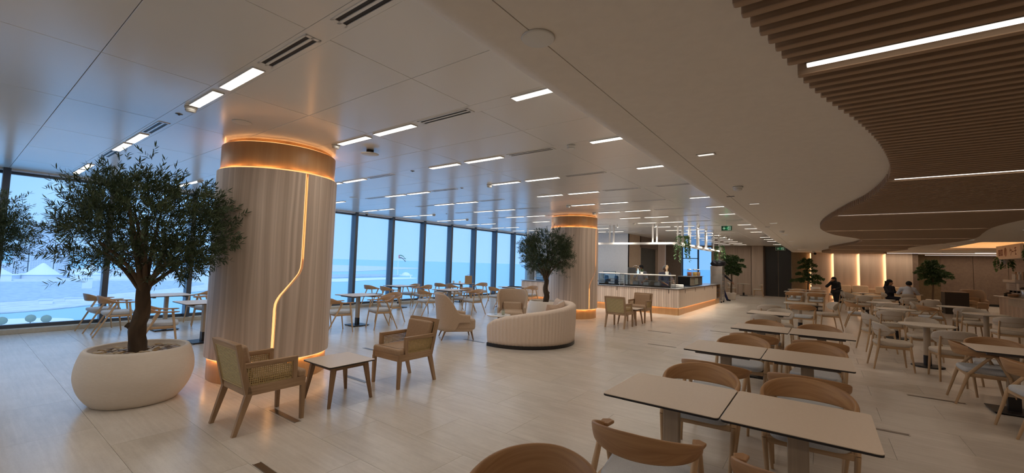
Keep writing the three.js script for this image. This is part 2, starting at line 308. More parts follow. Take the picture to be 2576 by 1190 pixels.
// slim recessed lamps
{
  const make = (L) => {
    const g = proto();
    part('frame', merge([box(L, 0.014, 0.006, 0, -0.003, 0.047), box(L, 0.014, 0.006, 0, -0.003, -0.047), box(0.006, 0.014, 0.1, L / 2 - 0.003, -0.003, 0), box(0.006, 0.014, 0.1, -L / 2 + 0.003, -0.003, 0)]), M.whiteMetal, g);
    part('diffuser', box(L - 0.014, 0.006, 0.086, 0, 0.001, 0), M.panelGlow, g);
    areaLight('lamp_light', WARM, LAMP.panel, L - 0.02, 0.082, 0, -0.006, 0, -PI / 2, 0, g);
    return g;
  };
  const full = make(0.72), wide = make(0.66);
  const spots = [[-1.96, 'cut by the curved soffit edge'], [-4.09, 'right one of the pair nearest the soffit'], [-4.93, 'left one of the pair nearest the soffit'], [-7.47, 'right one of the middle pair'], [-8.31, 'left one of the middle pair'], [-10.86, 'right one of the window pair'], [-11.7, 'left one of the window pair']];
  for (let k = 0; k < 18; k++) for (const [x, w] of spots) {
    if (x > -2.5 && k % 4 === 0) continue;
    if (x < XCORE && bandZ(k) < ZCORE + 0.3) continue;
    if (k === 1 && x === -7.47) continue;
    put(x < -4.5 && x > -5.2 ? wide : full, 'ceiling_light', `slim recessed lamp, ${ORD[k]} row, ${w}`, 'ceiling light', [x, HL - 0.002, bandZ(k)], 0, 'slim lamps in the metal panel ceiling');
  }
  // the rows go on behind the camera
  const long = make(1.5);
  for (let k = 1; k < 4; k++) for (const [x, w] of [[-4.5, 'soffit side'], [-7.9, 'middle'], [-11.2, 'window side']]) put(long, 'ceiling_light', `long recessed lamp behind the camera, ${['first', 'second', 'third'][k - 1]} row back, ${w}`, 'ceiling light', [x, HL - 0.004, bandZ(-k)], 0, 'slim lamps behind the camera');
  // twin slot air vents
  const v = proto();
  part('frame', merge([box(0.76, 0.008, 0.014, 0, 0, 0.05), box(0.76, 0.008, 0.02, 0, 0, 0), box(0.76, 0.008, 0.014, 0, 0, -0.05), box(0.03, 0.008, 0.114, 0.365, 0, 0), box(0.03, 0.008, 0.114, -0.365, 0, 0)]), M.ceilMetal, v);
  part('slot', box(0.7, 0.003, 0.032, 0, 0.003, 0.027), M.black, v); part('slot', box(0.7, 0.003, 0.032, 0, 0.003, -0.027), M.black, v);
  for (let k = 0; k < 12; k++) {
    for (const [x, w] of [[-3.24, 'next to the pair nearest the soffit'], [-6.64, 'right of the middle lamp pair'], [-9.08, 'left of the middle lamp pair']]) {
      if (x < XCORE && bandZ(k) < ZCORE + 0.3) continue;
      put(v, 'ceiling_vent', `twin slot air vent, ${ORD[k]} lamp row, ${w}`, 'air vent', [x, HL - 0.002, bandZ(k)], 0, 'slot vents in the metal panel ceiling');
    }
    if (k % 4 === 0) put(v, 'ceiling_vent', `twin slot air vent at the soffit edge, ${ORD[k]} lamp row`, 'air vent', [-2.17, HL - 0.002, bandZ(k)], 0, 'slot vents in the metal panel ceiling');
  }
  // smoke detectors hanging in the troughs
  const sd = proto();
  part('base', lathe([[0, 0], [0.055, 0], [0.058, -0.012], [0.05, -0.022], [0, -0.022]], 24), M.whitePlastic, sd);
  part('sensor_cage', lathe([[0.046, -0.02], [0.05, -0.035], [0.042, -0.05], [0.03, -0.055], [0, -0.056]], 24), M.whitePlastic, sd);
  part('sensor_slot', lathe([[0.0485, -0.036], [0.0485, -0.041]], 24), M.darkMetal, sd);
  [[-5.36, 0, 'nearest lamp row, beside the lamps'], [-5.36, 1, 'second lamp row, right above the large column'], [-2.6, 2, 'third lamp row, near the soffit'], [-5.34, 3, 'fourth lamp row'], [-10.55, 1, 'second lamp row, over the large tree'], [-10.5, 5, 'sixth lamp row, by the windows'], [-10.5, 6, 'seventh lamp row, by the windows'], [-5.36, 5, 'sixth lamp row'], [-5.4, 6, 'seventh lamp row, above the far column'], [-5.4, 8, 'ninth lamp row, above the counter']].forEach(([x, k, w]) => put(sd, 'smoke_detector', 'round white smoke detector in the ' + w, 'smoke detector', [x, HL, bandZ(k)]));
  // flat round plates and a drop diffuser
  const disc = lathe([[0, 0], [0.1, 0], [0.1, -0.004], [0.094, -0.007], [0, -0.007]], 32);
  [[-5.42, -1.95, 'left of the large column top'], [-5.0, -7.9, 'between the fifth lamp pairs'], [-9.6, -6.1, 'near the windows']].forEach(([x, z, w]) => solo('speaker_grille', disc, M.whitePlastic, 'flat round white ceiling speaker ' + w, 'speaker', [x, HL, z]));
  [[-5.74, 0, 'by the nearest smoke detector'], [-5.72, 2, 'in the third lamp row'], [-6.1, 3, 'in the fourth lamp row'], [-9.9, 5, 'in the sixth lamp row']].forEach(([x, k, w]) => solo('sprinkler', lathe([[0, 0], [0.035, 0], [0.035, -0.004], [0.012, -0.008], [0.01, -0.016], [0, -0.016]], 20), M.greyMetal, 'small round sprinkler cap ' + w, 'sprinkler', [x, HL, bandZ(k)]));
  const df = thing('round_diffuser', 'round drop diffuser hanging right of the large column top', 'air diffuser', [-5.16, HL, -3.5]);
  part('stem', lathe([[0.05, 0], [0.05, -0.05]], 20), M.black, df); part('plate', lathe([[0, -0.045], [0.1, -0.05], [0.125, -0.058], [0.1, -0.068], [0, -0.075]], 32), M.whitePlastic, df);
  // dome cameras along the window head
  [[-12.4, -8.4, 'at the second mullion right of the large column'], [-12.3, -15.4, 'in front of the far small windows']].forEach(([x, z, w]) => { const t = thing('dome_camera', 'small white ceiling dome camera ' + w, 'camera', [x, HL, z]); part('housing', lathe([[0, 0], [0.05, 0], [0.05, -0.03], [0.045, -0.05]], 20), M.whitePlastic, t); part('dome', lathe([[0.042, -0.05], [0.035, -0.075], [0.018, -0.09], [0, -0.093]], 20), M.blackGloss, t); });
}

// ---------- lower plaster ceiling with a rounded edge ----------
{
  const c = struct('ceiling', 'lower cream plaster ceiling over the dining side');
  const L = ZN - ZF + 0.02, zc = (ZN + ZF) / 2, r = 0.244, pts = [];
  const s = new THREE.Shape();
  s.moveTo(-1.149, HR); s.lineTo(-1.346, HR);
  for (let i = 1; i <= 16; i++) { const a = i / 16 * PI / 2; s.lineTo(-1.346 - r * Math.sin(a), HR + r - r * Math.cos(a)); }
  s.lineTo(-1.59, 3.3); s.lineTo(-1.5, 3.3); s.lineTo(-1.5, HR + 0.26); s.lineTo(-1.149, HR + 0.1);
  const nose = toCreasedNormals(new THREE.ExtrudeGeometry(s, { depth: L, bevelEnabled: false }), 0.5); nose.translate(0, 0, ZF - 0.01);
  part('rounded_edge', nose, M.gypsum, c);
  const m = new THREE.Shape(); // plan: x, -z
  m.moveTo(-1.143, -ZN); m.lineTo(XR, -ZN); m.lineTo(XR, -ZF2); m.lineTo(4, -ZF2); m.lineTo(4, -ZF); m.lineTo(-1.143, -ZF);
  const hole = new THREE.Path(); hole.moveTo(4.36, 20.7); hole.lineTo(4.36, 27.2); hole.lineTo(8.6, 27.2); hole.lineTo(8.6, 20.7); m.holes.push(hole);
  const g = new THREE.ExtrudeGeometry(m, { depth: 0.1, bevelEnabled: false }); g.rotateX(-PI / 2); g.translate(0, HR, 0);
  part('plaster_field', uvm(g, 'z'), M.gypsum, c);
  part('coffer_top', box(4.9, 0.03, 7.2, 6.5, 3.16, -23.95), M.gypsum, c);
  part('coffer_side', box(0.03, 0.3, 7.2, 4.1, 3.03, -23.95), M.gypsum, c); part('coffer_side', box(4.9, 0.3, 0.03, 6.5, 3.03, -27.5), M.gypsum, c);
  // warm light troughs on the ledges of the coffer
  for (const [x, z, w, d, n] of [[4.24, -23.95, 0.03, 6.4, 'side'], [6.48, -27.36, 4.2, 0.03, 'end'], [6.48, -20.54, 4.2, 0.03, 'front']]) {
    const t = thing('cove_light', `hidden warm cove lamp on the coffer ledge, ${n}`, 'cove light', [x, HR + 0.1, z]);
    part('led_strip', box(w, 0.012, d, 0, 0.008, 0), M.ledStripGlow, t);
    areaLight('lamp_light', rgb(1, 0.5, 0.2), LAMP.cove * 2, Math.max(w, 0.03), Math.max(d, 0.03), 0, 0.02, 0, PI / 2, 0, t);
  }
  // small rectangular downlights
  const dl = proto();
  part('trim', merge([box(0.17, 0.01, 0.012, 0, 0, 0.036), box(0.17, 0.01, 0.012, 0, 0, -0.036), box(0.012, 0.01, 0.084, 0.079, 0, 0), box(0.012, 0.01, 0.084, -0.079, 0, 0)]), M.whiteMetal, dl);
  part('lens', box(0.146, 0.004, 0.06, 0, 0.002, 0), M.downGlow, dl);
  areaLight('lamp_light', AMBER, LAMP.down, 0.14, 0.055, 0, -0.006, 0, -PI / 2, 0, dl);
  [4.49, 8.3, 11.95, 15.9, 19.6, 23.3, 27].forEach((z, i) => put(dl, 'downlight', `small rectangular downlight beside the soffit, ${ORD[i]} from the camera`, 'downlight', [-0.92, HR - 0.004, -z], 0, 'small downlights along the soffit'));
  [[3.84, -19.3, 'right of the slatted canopy'], [4.0, -15.4, 'at the right edge of the picture, beside the canopy'], [4.1, -23, 'beside the warm coffer']].forEach(([x, z, w]) => put(dl, 'downlight', 'small rectangular downlight ' + w, 'downlight', [x, HR - 0.004, z], 0, 'small downlights right of the canopy'));
  solo('access_disc', lathe([[0, 0], [0.083, 0], [0.086, -0.004], [0.08, -0.012], [0, -0.012]], 40), M.whitePlastic, 'flat round cream disc on the ceiling seam, top centre', 'ceiling disc', [-1.145, HR, -1.72]);
  const sd = proto();
  part('base', lathe([[0, 0], [0.065, 0], [0.068, -0.014], [0.058, -0.026], [0, -0.026]], 24), M.whitePlastic, sd); part('sensor_cage', lathe([[0.052, -0.024], [0.055, -0.042], [0.045, -0.056], [0, -0.06]], 24), M.whitePlastic, sd);
  [[-0.92, -6.5, 'between the two nearest downlights'], [-0.9, -14.4, 'further along the downlight line'], [4.9, -29.5, 'far off before the dark wall']].forEach(([x, z, w]) => put(sd, 'smoke_detector', 'white smoke detector on the cream ceiling ' + w, 'smoke detector', [x, HR, z]));
  [[-1.14, -7.33, 'nearest'], [-1.14, -12.98, 'farther'], [3.6, -21.5, 'right of the canopy']].forEach(([x, z, w]) => solo('ceiling_slot', box(0.11, 0.006, 0.04, 0, -0.002, 0), M.darkMetal, 'small dark slot in the cream ceiling, ' + w, 'slot', [x, HR, z]));
  const cam = thing('bullet_camera', 'white ceiling camera with a black lens near the far wall', 'camera', [-0.33, HR, -29.3]);
  part('mount', lathe([[0, 0], [0.07, 0], [0.07, -0.06], [0.05, -0.1], [0, -0.1]], 20), M.whitePlastic, cam); part('lens', new THREE.SphereGeometry(0.07, 16, 12).translate(0.06, -0.14, 0.05), M.blackGloss, cam);
}

// ---------- wavy slatted canopy with linear lamps ----------
const curve = (pts) => { const c = new THREE.CatmullRomCurve3(pts.map(([z, x]) => V(x, 0, z)), false, 'centripetal'), P = c.getPoints(pts.length * 16); return (z) => { for (let i = 1; i < P.length; i++) if (P[i].z <= z) { const t = (P[i - 1].z - z) / (P[i - 1].z - P[i].z || 1); return lerp(P[i - 1].x, P[i].x, t); } return P[P.length - 1].x; }; };
const slatL = curve([[8, -0.6], [2, -0.6], [0, -0.45], [-1.2, -0.33], [-1.81, -0.27], [-2.28, -0.165], [-2.72, -0.08], [-3.14, 0.03], [-3.71, 0.21], [-4.5, 0.4], [-5.57, 0.57], [-6.53, 0.62], [-7.84, 0.54], [-9.2, 0.31], [-11.3, 0.04], [-12.9, 0.01], [-15, 0.33], [-16.9, 0.95], [-18.3, 1.1], [-20, 0.95], [-21.6, 0.65], [-23.6, 0.29], [-25.5, 0.4], [-27.2, 0.15], [-28.6, 0.05], [-30.4, 0.5]]);
const slatR = curve([[8, 4.6], [2, 4.6], [-6, 4.2], [-9.5, 3.3], [-11.7, 3.0], [-13.2, 2.98], [-15.05, 3.2], [-16.5, 3.42], [-17.8, 3.51], [-19, 3.4], [-20.6, 3.1], [-21.5, 2.95], [-23.4, 2.86], [-24.6, 3.0], [-26.8, 2.67], [-27.8, 2.51], [-29, 2.7], [-30.4, 2.9]]);
{
  const t = thing('slatted_canopy', 'wavy brown timber slat canopy under the dining ceiling', 'slatted ceiling', [0, HR, 0]);
  const s = new THREE.Shape(); let first = true; const zs = []; for (let z = 6; z > -30.3; z -= 0.25) zs.push(z);
  zs.forEach((z) => { const x = slatL(z) + 0.02; first ? s.moveTo(x, -z) : s.lineTo(x, -z); first = false; });
  zs.reverse().forEach((z) => s.lineTo(slatR(z) - 0.02, -z));
  const b = new THREE.ExtrudeGeometry(s, { depth: 0.006, bevelEnabled: false }); b.rotateX(-PI / 2); b.translate(0, -0.006, 0);
  part('backing', b, M.slatBack, t);
  const P = 0.0975, lampZ = [4.8, 1.1, -2.585, -6.28, -9.93, -13.53, -17.1, -20.85, -24.6, -28.2].map((z) => -1.03 - P * Math.round((-1.03 - z) / P));
  let n = 0; const unit = uvm(new RoundedBoxGeometry(1, 0.094, 0.044, 1, 0.005), 'x');
    for (let z = -1.03; z > -30.1; z -= P, n++) {
    if (lampZ.some((l) => Math.abs(l - z) < P * 0.5)) continue;
    const a = slatL(z), e = slatR(z), m = part('slat', unit, M.slat, t); m.scale.x = e - a; m.position.set((a + e) / 2, -0.052, z);
  }
  lampZ.forEach((z, i) => {
    const a = slatL(z) + 0.06, e = slatR(z) - 0.08, L = e - a, l = thing('linear_lamp', `long white linear lamp in the slatted canopy, ${i < 2 ? ['second', 'first'][i] + ' one behind' : ORD[i - 2] + ' from'} the camera`, 'linear lamp', [(a + e) / 2, HR - 0.086, z], 0, 'linear lamps in the slatted canopy');
    part('housing', box(L, 0.07, 0.04, 0, 0.042, 0), M.greyMetal, l); part('diffuser', box(L - 0.004, 0.012, 0.034, 0, 0.002, 0, 0.004), M.linearGlow, l); part('end_cap', box(0.006, 0.05, 0.05, -L / 2 - 0.003, 0.025, 0), M.brassFloor, l);
    areaLight('lamp_light', AMBER, LAMP.linear * 1.25, L - 0.02, 0.032, 0, -0.008, 0, -PI / 2, 0, l);
  });
  // lamps close to the far wall
  [[4.6, -30.7, 8.2, 'running along the far wall'], [7.4, -29.6, 2.8, 'short one, far right'], [6.9, -33.4, 4.2, 'farthest right, before the dark wall']].forEach(([x, z, L, w]) => {
    const l = thing('linear_lamp', 'thin surface linear ceiling lamp ' + w, 'linear lamp', [x, HR - 0.03, z], 0, 'linear lamps by the far wall');
    part('housing', box(L, 0.03, 0.05, 0, 0.015, 0), M.whiteMetal, l); part('diffuser', box(L - 0.01, 0.008, 0.04, 0, -0.002, 0), M.linearGlow, l); areaLight('lamp_light', AMBER, LAMP.linear * 1.3, L - 0.05, 0.04, 0, -0.012, 0, -PI / 2, 0, l);
  });
}

// ---------- window wall ----------
{
  const z0 = -0.595, P = 1.513, k0 = -6, k1 = 12;
  const sillLow = struct('wall_left', 'low sill and head of the window wall');
  const len = (k1 - k0) * P;
  part('sill', box(0.34, 0.09, len + 0.4, XW - 0.02, 0.045, z0 - (k0 + k1) / 2 * P, 0.006), M.sill, sillLow);
  part('bottom_rail', box(0.09, 0.07, len + 0.4, XW - 0.08, 0.125, z0 - (k0 + k1) / 2 * P), M.mullion, sillLow);
  part('head', box(0.3, 0.55, len + 0.6, XW - 0.05, HL + 0.235, z0 - (k0 + k1) / 2 * P), M.plaster, sillLow);
  part('top_rail', box(0.09, 0.06, len + 0.4, XW - 0.08, HL - 0.065, z0 - (k0 + k1) / 2 * P), M.mullion, sillLow);
  for (let k = k0, n = 1; k < k1; k++, n++) {
    const w = struct('window_' + n, `tall clear window pane number ${n} of the glazed wall`), z = z0 - k * P;
    part('mullion', merge([box(0.2, HL - 0.1, 0.1, XW + 0.04, HL / 2 + 0.05, z, 0.008), box(0.1, HL - 0.1, 0.06, XW - 0.1, HL / 2 + 0.05, z)]), M.mullion, w);
    part('pane', box(0.012, HL - 0.26, P - 0.06, XW - 0.09, HL / 2 + 0.03, z - P / 2), M.glass, w);
  }
}
// ---------- outer shell and inner walls ----------
{
  const wn = struct('wall_near', 'plain wall behind the camera'); part('wall', box(XR - XW + 1.4, 3.9, 0.3, (XR + XW) / 2, 1.7, ZN + 0.15), M.warmWall, wn);
  const wr = struct('wall_right', 'plain wall on the right, outside the picture'); part('wall', box(0.3, 3.9, ZN - ZF2 + 0.6, XR + 0.15, 1.7, (ZN + ZF2) / 2), M.warmWall, wr);
  const wl = struct('wall_left', 'closed stretch of outer wall behind the kitchen core'); part('wall', box(0.3, 3.9, ZCORE - ZF + 1.2, XW - 0.2, 1.7, (ZCORE + ZF) / 2 - 0.2), M.shell, wl);
  part('wall', box(0.3, 3.9, 0.8, XW - 0.2, 1.7, ZN + 0.5), M.shell, wl);
  // kitchen core block behind the counter
  const core = struct('wall_core', 'white and beige walls of the kitchen core behind the counter');
  part('white_wall', box(XCORE - XW, HL + 0.2, 0.16, (XCORE + XW) / 2, (HL + 0.2) / 2, ZCORE - 0.08), M.plaster, core);
  part('beige_side', box(0.16, HL + 0.2, 1.75, XCORE - 0.08, (HL + 0.2) / 2, ZCORE - 0.9), M.warmWall, core);
  part('beige_end', box(0.16, HL + 0.2, 1.3, XCORE - 0.08, (HL + 0.2) / 2, -24.55), M.wallVeneer, core);
  part('opening_head', box(0.16, 0.75, 2.9, XCORE - 0.08, HL - 0.2, -22.4), M.darkWall, core);
  part('back_wall', box(0.16, HL + 0.2, 5.8, -11.4, (HL + 0.2) / 2, -22.3), M.darkWall, core);
  part('end_wall', box(4, HL + 0.2, 0.16, -9.4, (HL + 0.2) / 2, ZCORE2 - 0.08), M.plaster, core);
  part('service_door', box(0.05, 2.1, 0.9, XCORE - 0.5, 1.05, -21.35, 0.004), M.walnut, core); part('door_pane', box(0.02, 0.5, 0.16, XCORE - 0.47, 1.45, -21.35), M.caseGlass, core);
  // far wall with panels, a glazed bay and a dark doorway
  const far = struct('wall_far', 'far wall of tall grey beige timber panels');
  part('wall', box(5.1, 3.9, 0.25, -10.6, 1.7, ZF - 0.15), M.warmWall, far); part('wall', box(3.25, 3.9, 0.25, -4.45, 1.7, ZF - 0.15), M.warmWall, far); part('wall', box(7.2, 3.9, 0.25, 0.4, 1.7, ZF - 0.17), M.warmWall, far);
  part('wall', box(0.25, 3.9, 3.6, 4.1, 1.7, -33.05), M.darkWall, far); part('wall', box(5.6, 3.9, 0.25, 6.7, 1.7, ZF2 + 0.1), M.darkWall, far);
  part('wall', box(2.2, 0.7, 0.25, -7.1, 3.45, ZF - 0.15), M.warmWall, far);
  [-5.65, -4.85, -4.05, -3.3].forEach((x) => part('panel', box(0.785, HL - 0.02, 0.03, x, HL / 2, ZF + 0.0, 0.004, 'y'), M.wallVeneer, far));
  part('panel', box(0.9, HR, 0.03, -1.02, HR / 2, ZF, 0.004, 'y'), M.oliveWall, far);
  const lx = [-0.51, 0.58, 1.76, 2.89, 4.0];
  for (let i = 0; i < 4; i++) { const w = lx[i + 1] - lx[i]; const p = part('panel', box(w - 0.03, HR, 0.05, 0, HR / 2, 0, 0.004, 'y'), M.wallVeneer, far); p.position.set(lx[i] + w / 2 + 0.015, 0, ZF + 0.06); p.rotation.y = 0.045; }
  part('panel', box(1.3, HR, 0.03, 4.9, HR / 2, ZF2 + 0.25, 0.004, 'y'), M.oliveWall, far); [[6.21, 1.3], [7.53, 1.3], [8.69, 1.0]].forEach(([x, w]) => part('panel', box(w, HR, 0.03, x, HR / 2, ZF2 + 0.25, 0.004, 'y'), M.darkWall, far));
  part('panel', box(0.03, HR, 2.9, 4.24, HR / 2, -33, 0.004, 'y'), M.oliveWall, far);
  for (let i = 0; i < 4; i++) {
    const t = thing('wall_light_strip', `vertical warm light strip between far wall panels, ${['leftmost, behind the layered tree', 'second from the left', 'third from the left', 'rightmost'][i]}`, 'light strip', [lx[i] - 0.005, 0, ZF + 0.075], 0, 'vertical light strips on the far wall');
    part('led_strip', box(0.05, HR - 0.1, 0.02, 0, HR / 2, 0), M.ledStripGlow, t); areaLight('lamp_light', rgb(1, 0.54, 0.27), LAMP.led * 2.2, 0.05, HR - 0.2, -0.03, HR / 2, 0.02, 0, PI * 0.35, t);
  }
  part('baseboard', box(4.8, 0.12, 0.02, 6.7, 0.06, ZF2 + 0.28), M.black, far);
  const door = struct('door_1', 'tall dark double doorway in the far wall');
  part('leaf', box(0.68, HL - 0.06, 0.05, -2.54, HL / 2 - 0.02, ZF - 0.02, 0.004), M.darkDoor, door); part('leaf', box(0.66, HL - 0.06, 0.05, -1.84, HL / 2 - 0.02, ZF - 0.02, 0.004), M.darkDoor, door); part('frame', box(0.1, HL, 0.2, -2.93, HL / 2, ZF + 0.02), M.slatBack, door); part('handle', box(0.03, 0.5, 0.04, -2.24, 1.1, ZF + 0.03), M.black, door);
  const bay = struct('window_19', 'blue tinted glazed bay at the far end beyond the counter');
  part('pane', box(1.0, 2.25, 0.02, -7.45, 1.18, ZF - 0.12), M.blueGlass, bay); part('pane', box(1.0, 0.82, 0.02, -7.45, 2.75, ZF - 0.12), M.blueGlass, bay); part('pane', box(0.95, 3.1, 0.02, -6.45, 1.6, ZF - 0.12), M.blueGlass, bay);
  part('frame', merge([box(0.06, HL, 0.1, -7.98, HL / 2, ZF - 0.1), box(0.09, HL, 0.14, -6.93, HL / 2, ZF - 0.1), box(0.06, HL, 0.1, -6.0, HL / 2, ZF - 0.1), box(1.05, 0.05, 0.08, -7.45, 2.32, ZF - 0.1), box(2, 0.08, 0.1, -7, 0.04, ZF - 0.1)]), M.mullion, bay);
}
// ---------- round columns with a glowing bent groove ----------
{
  const R = 0.775, y0 = 0.3, y1 = 2.79, hw = 0.02 / R, dep = 0.05;
  const key = [[2.8, 90.3], [1.6, 90.5], [1.5, 90], [1.43, 88.3], [1.36, 84.8], [1.25, 78.6], [1.14, 72.4], [1.08, 69.9], [1.02, 68.5], [0.95, 68], [0.3, 68]];
  const th = (y) => { for (let i = 1; i < key.length; i++) if (y >= key[i][0]) { const t = (key[i - 1][0] - y) / (key[i - 1][0] - key[i][0]); return lerp(key[i - 1][1], key[i][1], t) * PI / 180; } return key.at(-1)[1] * PI / 180; };
  const ys = []; for (let i = 0; i <= 62; i++) ys.push(lerp(y0, y1, i / 62));
  const at = (a, r, y) => [r * Math.sin(a), y, r * Math.cos(a)];
  const pos = [], uv = [], quad = (a, b, c, d, ua, ub, uc, ud) => { pos.push(...a, ...b, ...c, ...a, ...c, ...d); uv.push(...ua, ...ub, ...uc, ...ua, ...uc, ...ud); };
  const N = 72;
  for (let i = 0; i < ys.length - 1; i++) {
    const ya = ys[i], yb = ys[i + 1], A = th(ya), B = th(yb);
    const ang = (c, j) => c + hw + (2 * PI - 2 * hw) * j / N;
    for (let j = 0; j < N; j++) { const a0 = ang(A, j), a1 = ang(A, j + 1), b0 = ang(B, j), b1 = ang(B, j + 1); quad(at(a0, R, ya), at(a1, R, ya), at(b1, R, yb), at(b0, R, yb), [a0 * R, ya], [a1 * R, ya], [b1 * R, yb], [b0 * R, yb]); }
    quad(at(A + hw, R - dep, ya), at(A + hw, R, ya), at(B + hw, R, yb), at(B + hw, R - dep, yb), [0, ya], [dep, ya], [dep, yb], [0, yb]);
    quad(at(A - hw, R, ya), at(A - hw, R - dep, ya), at(B - hw, R - dep, yb), at(B - hw, R, yb), [0, ya], [dep, ya], [dep, yb], [0, yb]);
  }
  const body = new THREE.BufferGeometry(); body.setAttribute('position', new THREE.Float32BufferAttribute(pos, 3)); body.setAttribute('uv', new THREE.Float32BufferAttribute(uv, 2)); body.computeVertexNormals();
  { const p = body.attributes.position, n = body.attributes.normal; for (let i = 0; i < p.count; i++) { const x = p.getX(i), z = p.getZ(i), r = Math.hypot(x, z), d = (n.getX(i) * x + n.getZ(i) * z) / r; if (d > 0.9) n.setXYZ(i, x / r, 0, z / r); } }
  const ringCap = (y, up) => { const g = new THREE.RingGeometry(R - dep, R, 72); g.rotateX(up ? -PI / 2 : PI / 2); g.translate(0, y, 0); return g; };
  const g = proto();
  part('shaft_cladding', merge([body, ringCap(y1, true), ringCap(y0, false)]), M.veneer, g);
  part('core', lathe([[R - dep - 0.004, 0.25], [R - dep - 0.004, 2.82]], 72), M.slatBack, g);
  part('plinth', uvm(lathe([[0.735, 0], [0.738, 0.02], [0.738, 0.275], [0.7, 0.275]], 72), 'y'), M.bronze, g);
  part('collar', uvm(lathe([[0.7, 2.815], [0.738, 2.815], [0.738, 3.145], [0.7, 3.145], [0.68, 3.145], [0.68, 3.22]], 72), 'y'), M.bronze, g);
  // glowing parts
  const sp = [], seg = ys.length - 1;
  for (let i = 0; i < seg; i++) { const A = th(ys[i]), B = th(ys[i + 1]), r = R - dep + 0.006, q = hw * 0.8; const a = at(A - q, r, ys[i]), b = at(A + q, r, ys[i]), c = at(B + q, r, ys[i + 1]), d = at(B - q, r, ys[i + 1]); sp.push(...a, ...b, ...c, ...a, ...c, ...d); }
  const sg = new THREE.BufferGeometry(); sg.setAttribute('position', new THREE.Float32BufferAttribute(sp, 3)); sg.computeVertexNormals();
  part('groove_led', sg, M.ledGlow, g);
  const ring = (r, y) => new THREE.TorusGeometry(r, 0.008, 6, 72).rotateX(PI / 2).translate(0, y, 0);
  part('lower_led_ring', ring(0.75, 0.288), M.ledGlow, g); part('upper_led_ring', ring(0.75, 2.803), M.ledGlow, g); part('ceiling_led_ring', ring(0.7, 3.153), M.ledGlow, g);
  const n = 10;
  for (const [r, y, up, k] of [[0.757, 0.278, false, 1], [0.757, 2.813, true, 0.7], [0.712, 3.163, true, 0.28]]) for (let i = 0; i < n; i++) { const a = (i + 0.5) / n * 2 * PI; const l = areaLight('ring_light', WARMER, LAMP.led * 2 * k, 2 * r * Math.sin(PI / n), 0.014, r * Math.sin(a) * 0.985, y, r * Math.cos(a) * 0.985, 0, 0, g); l.rotation.set(up ? PI / 2 : -PI / 2, a, 0, 'YXZ'); }
  for (const [a, b, t] of [[1.62, 2.75, 90.4], [0.32, 0.93, 68]]) { const q = t * PI / 180, r = R - dep + 0.012; const l = areaLight('groove_light', WARMER, LAMP.led * 0.8, 0.03, b - a, r * Math.sin(q), (a + b) / 2, r * Math.cos(q), 0, q + PI, g); }
  put(g, 'column', 'large round timber clad column with glowing orange groove, nearest', 'column', [-6.43, 0, -2.87]);
  put(g, 'column', 'farther round timber clad column beside the counter', 'column', [-6.43, 0, -12.05]);
}
// ---------- dining armchair: one bent back and arm rail on four splayed legs (front is +z) ----------
const armchair = proto();
{
  const n = 40, rings = [];
  for (let i = 0; i <= n; i++) {
    const t = i / n * 2 - 1, s = Math.abs(t), sg = Math.sign(t) || 1;
    let x, z, tx, tz;
    if (s < 0.62) { const a = s / 0.62 * PI / 2; x = sg * 0.275 * Math.sin(a); z = -0.02 - 0.245 * Math.cos(a); tx = Math.cos(a) * 0.275; tz = sg * Math.sin(a) * 0.245; } else { const q = (s - 0.62) / 0.38; x = sg * (0.275 - 0.012 * q); z = -0.02 + 0.285 * q; tx = -0.012; tz = sg * 0.285; }
    const l = Math.hypot(tx, tz), ox = tz / l, oz = -tx / l; // outward normal in plan
    const out = x * ox + (z + 0.02) * oz < 0 ? -1 : 1;
    const k = smooth(0.25, 0.72, s), w = lerp(0.0105, 0.031, k), hh = lerp(0.074, 0.0115, smooth(0.12, 0.74, s)), y = lerp(0.705, 0.655, smooth(0.1, 0.8, s)), end = s > 0.97 ? 0.55 : 1;
    const ring = [];
    for (let j = 0; j < 14; j++) { const a = j / 14 * 2 * PI, c = Math.cos(a), q = Math.sin(a), cx = Math.sign(c) * Math.pow(Math.abs(c), 0.6) * w * end, cy = Math.sign(q) * Math.pow(Math.abs(q), 0.6) * hh * end, lean = cy * 0.22 * (1 - k); ring.push(V(x + ox * out * (cx + lean), y + cy, z + oz * out * (cx + lean))); }
    rings.push(ring);
  }
  part('back_rail', loft(rings), M.oakWarm, armchair);
  for (const s of [-1, 1]) {
    part('leg', limb(V(s * 0.262, 0, 0.265), V(s * 0.262, 0.648, 0.175), 0.0125, 0.0185, 10), M.oak, armchair);
    part('leg', limb(V(s * 0.235, 0, -0.31), V(s * 0.268, 0.655, 0.0), 0.0125, 0.02, 10), M.oak, armchair);
  }
  part('seat_frame', merge([box(0.5, 0.045, 0.022, 0, 0.395, 0.2, 0.004), box(0.46, 0.045, 0.022, 0, 0.395, -0.13, 0.004), box(0.022, 0.045, 0.34, 0.243, 0.395, 0.035, 0.004), box(0.022, 0.045, 0.34, -0.243, 0.395, 0.035, 0.004)]), M.oak, armchair);
  const cu = slab(roundedShape(0.5, 0.47, 0.11, 0.03), 0.415, 0.062, 0.026, 8, 4); cu.translate(0, 0, 0.03);
  part('seat', cu, M.seatGrey, armchair);
}
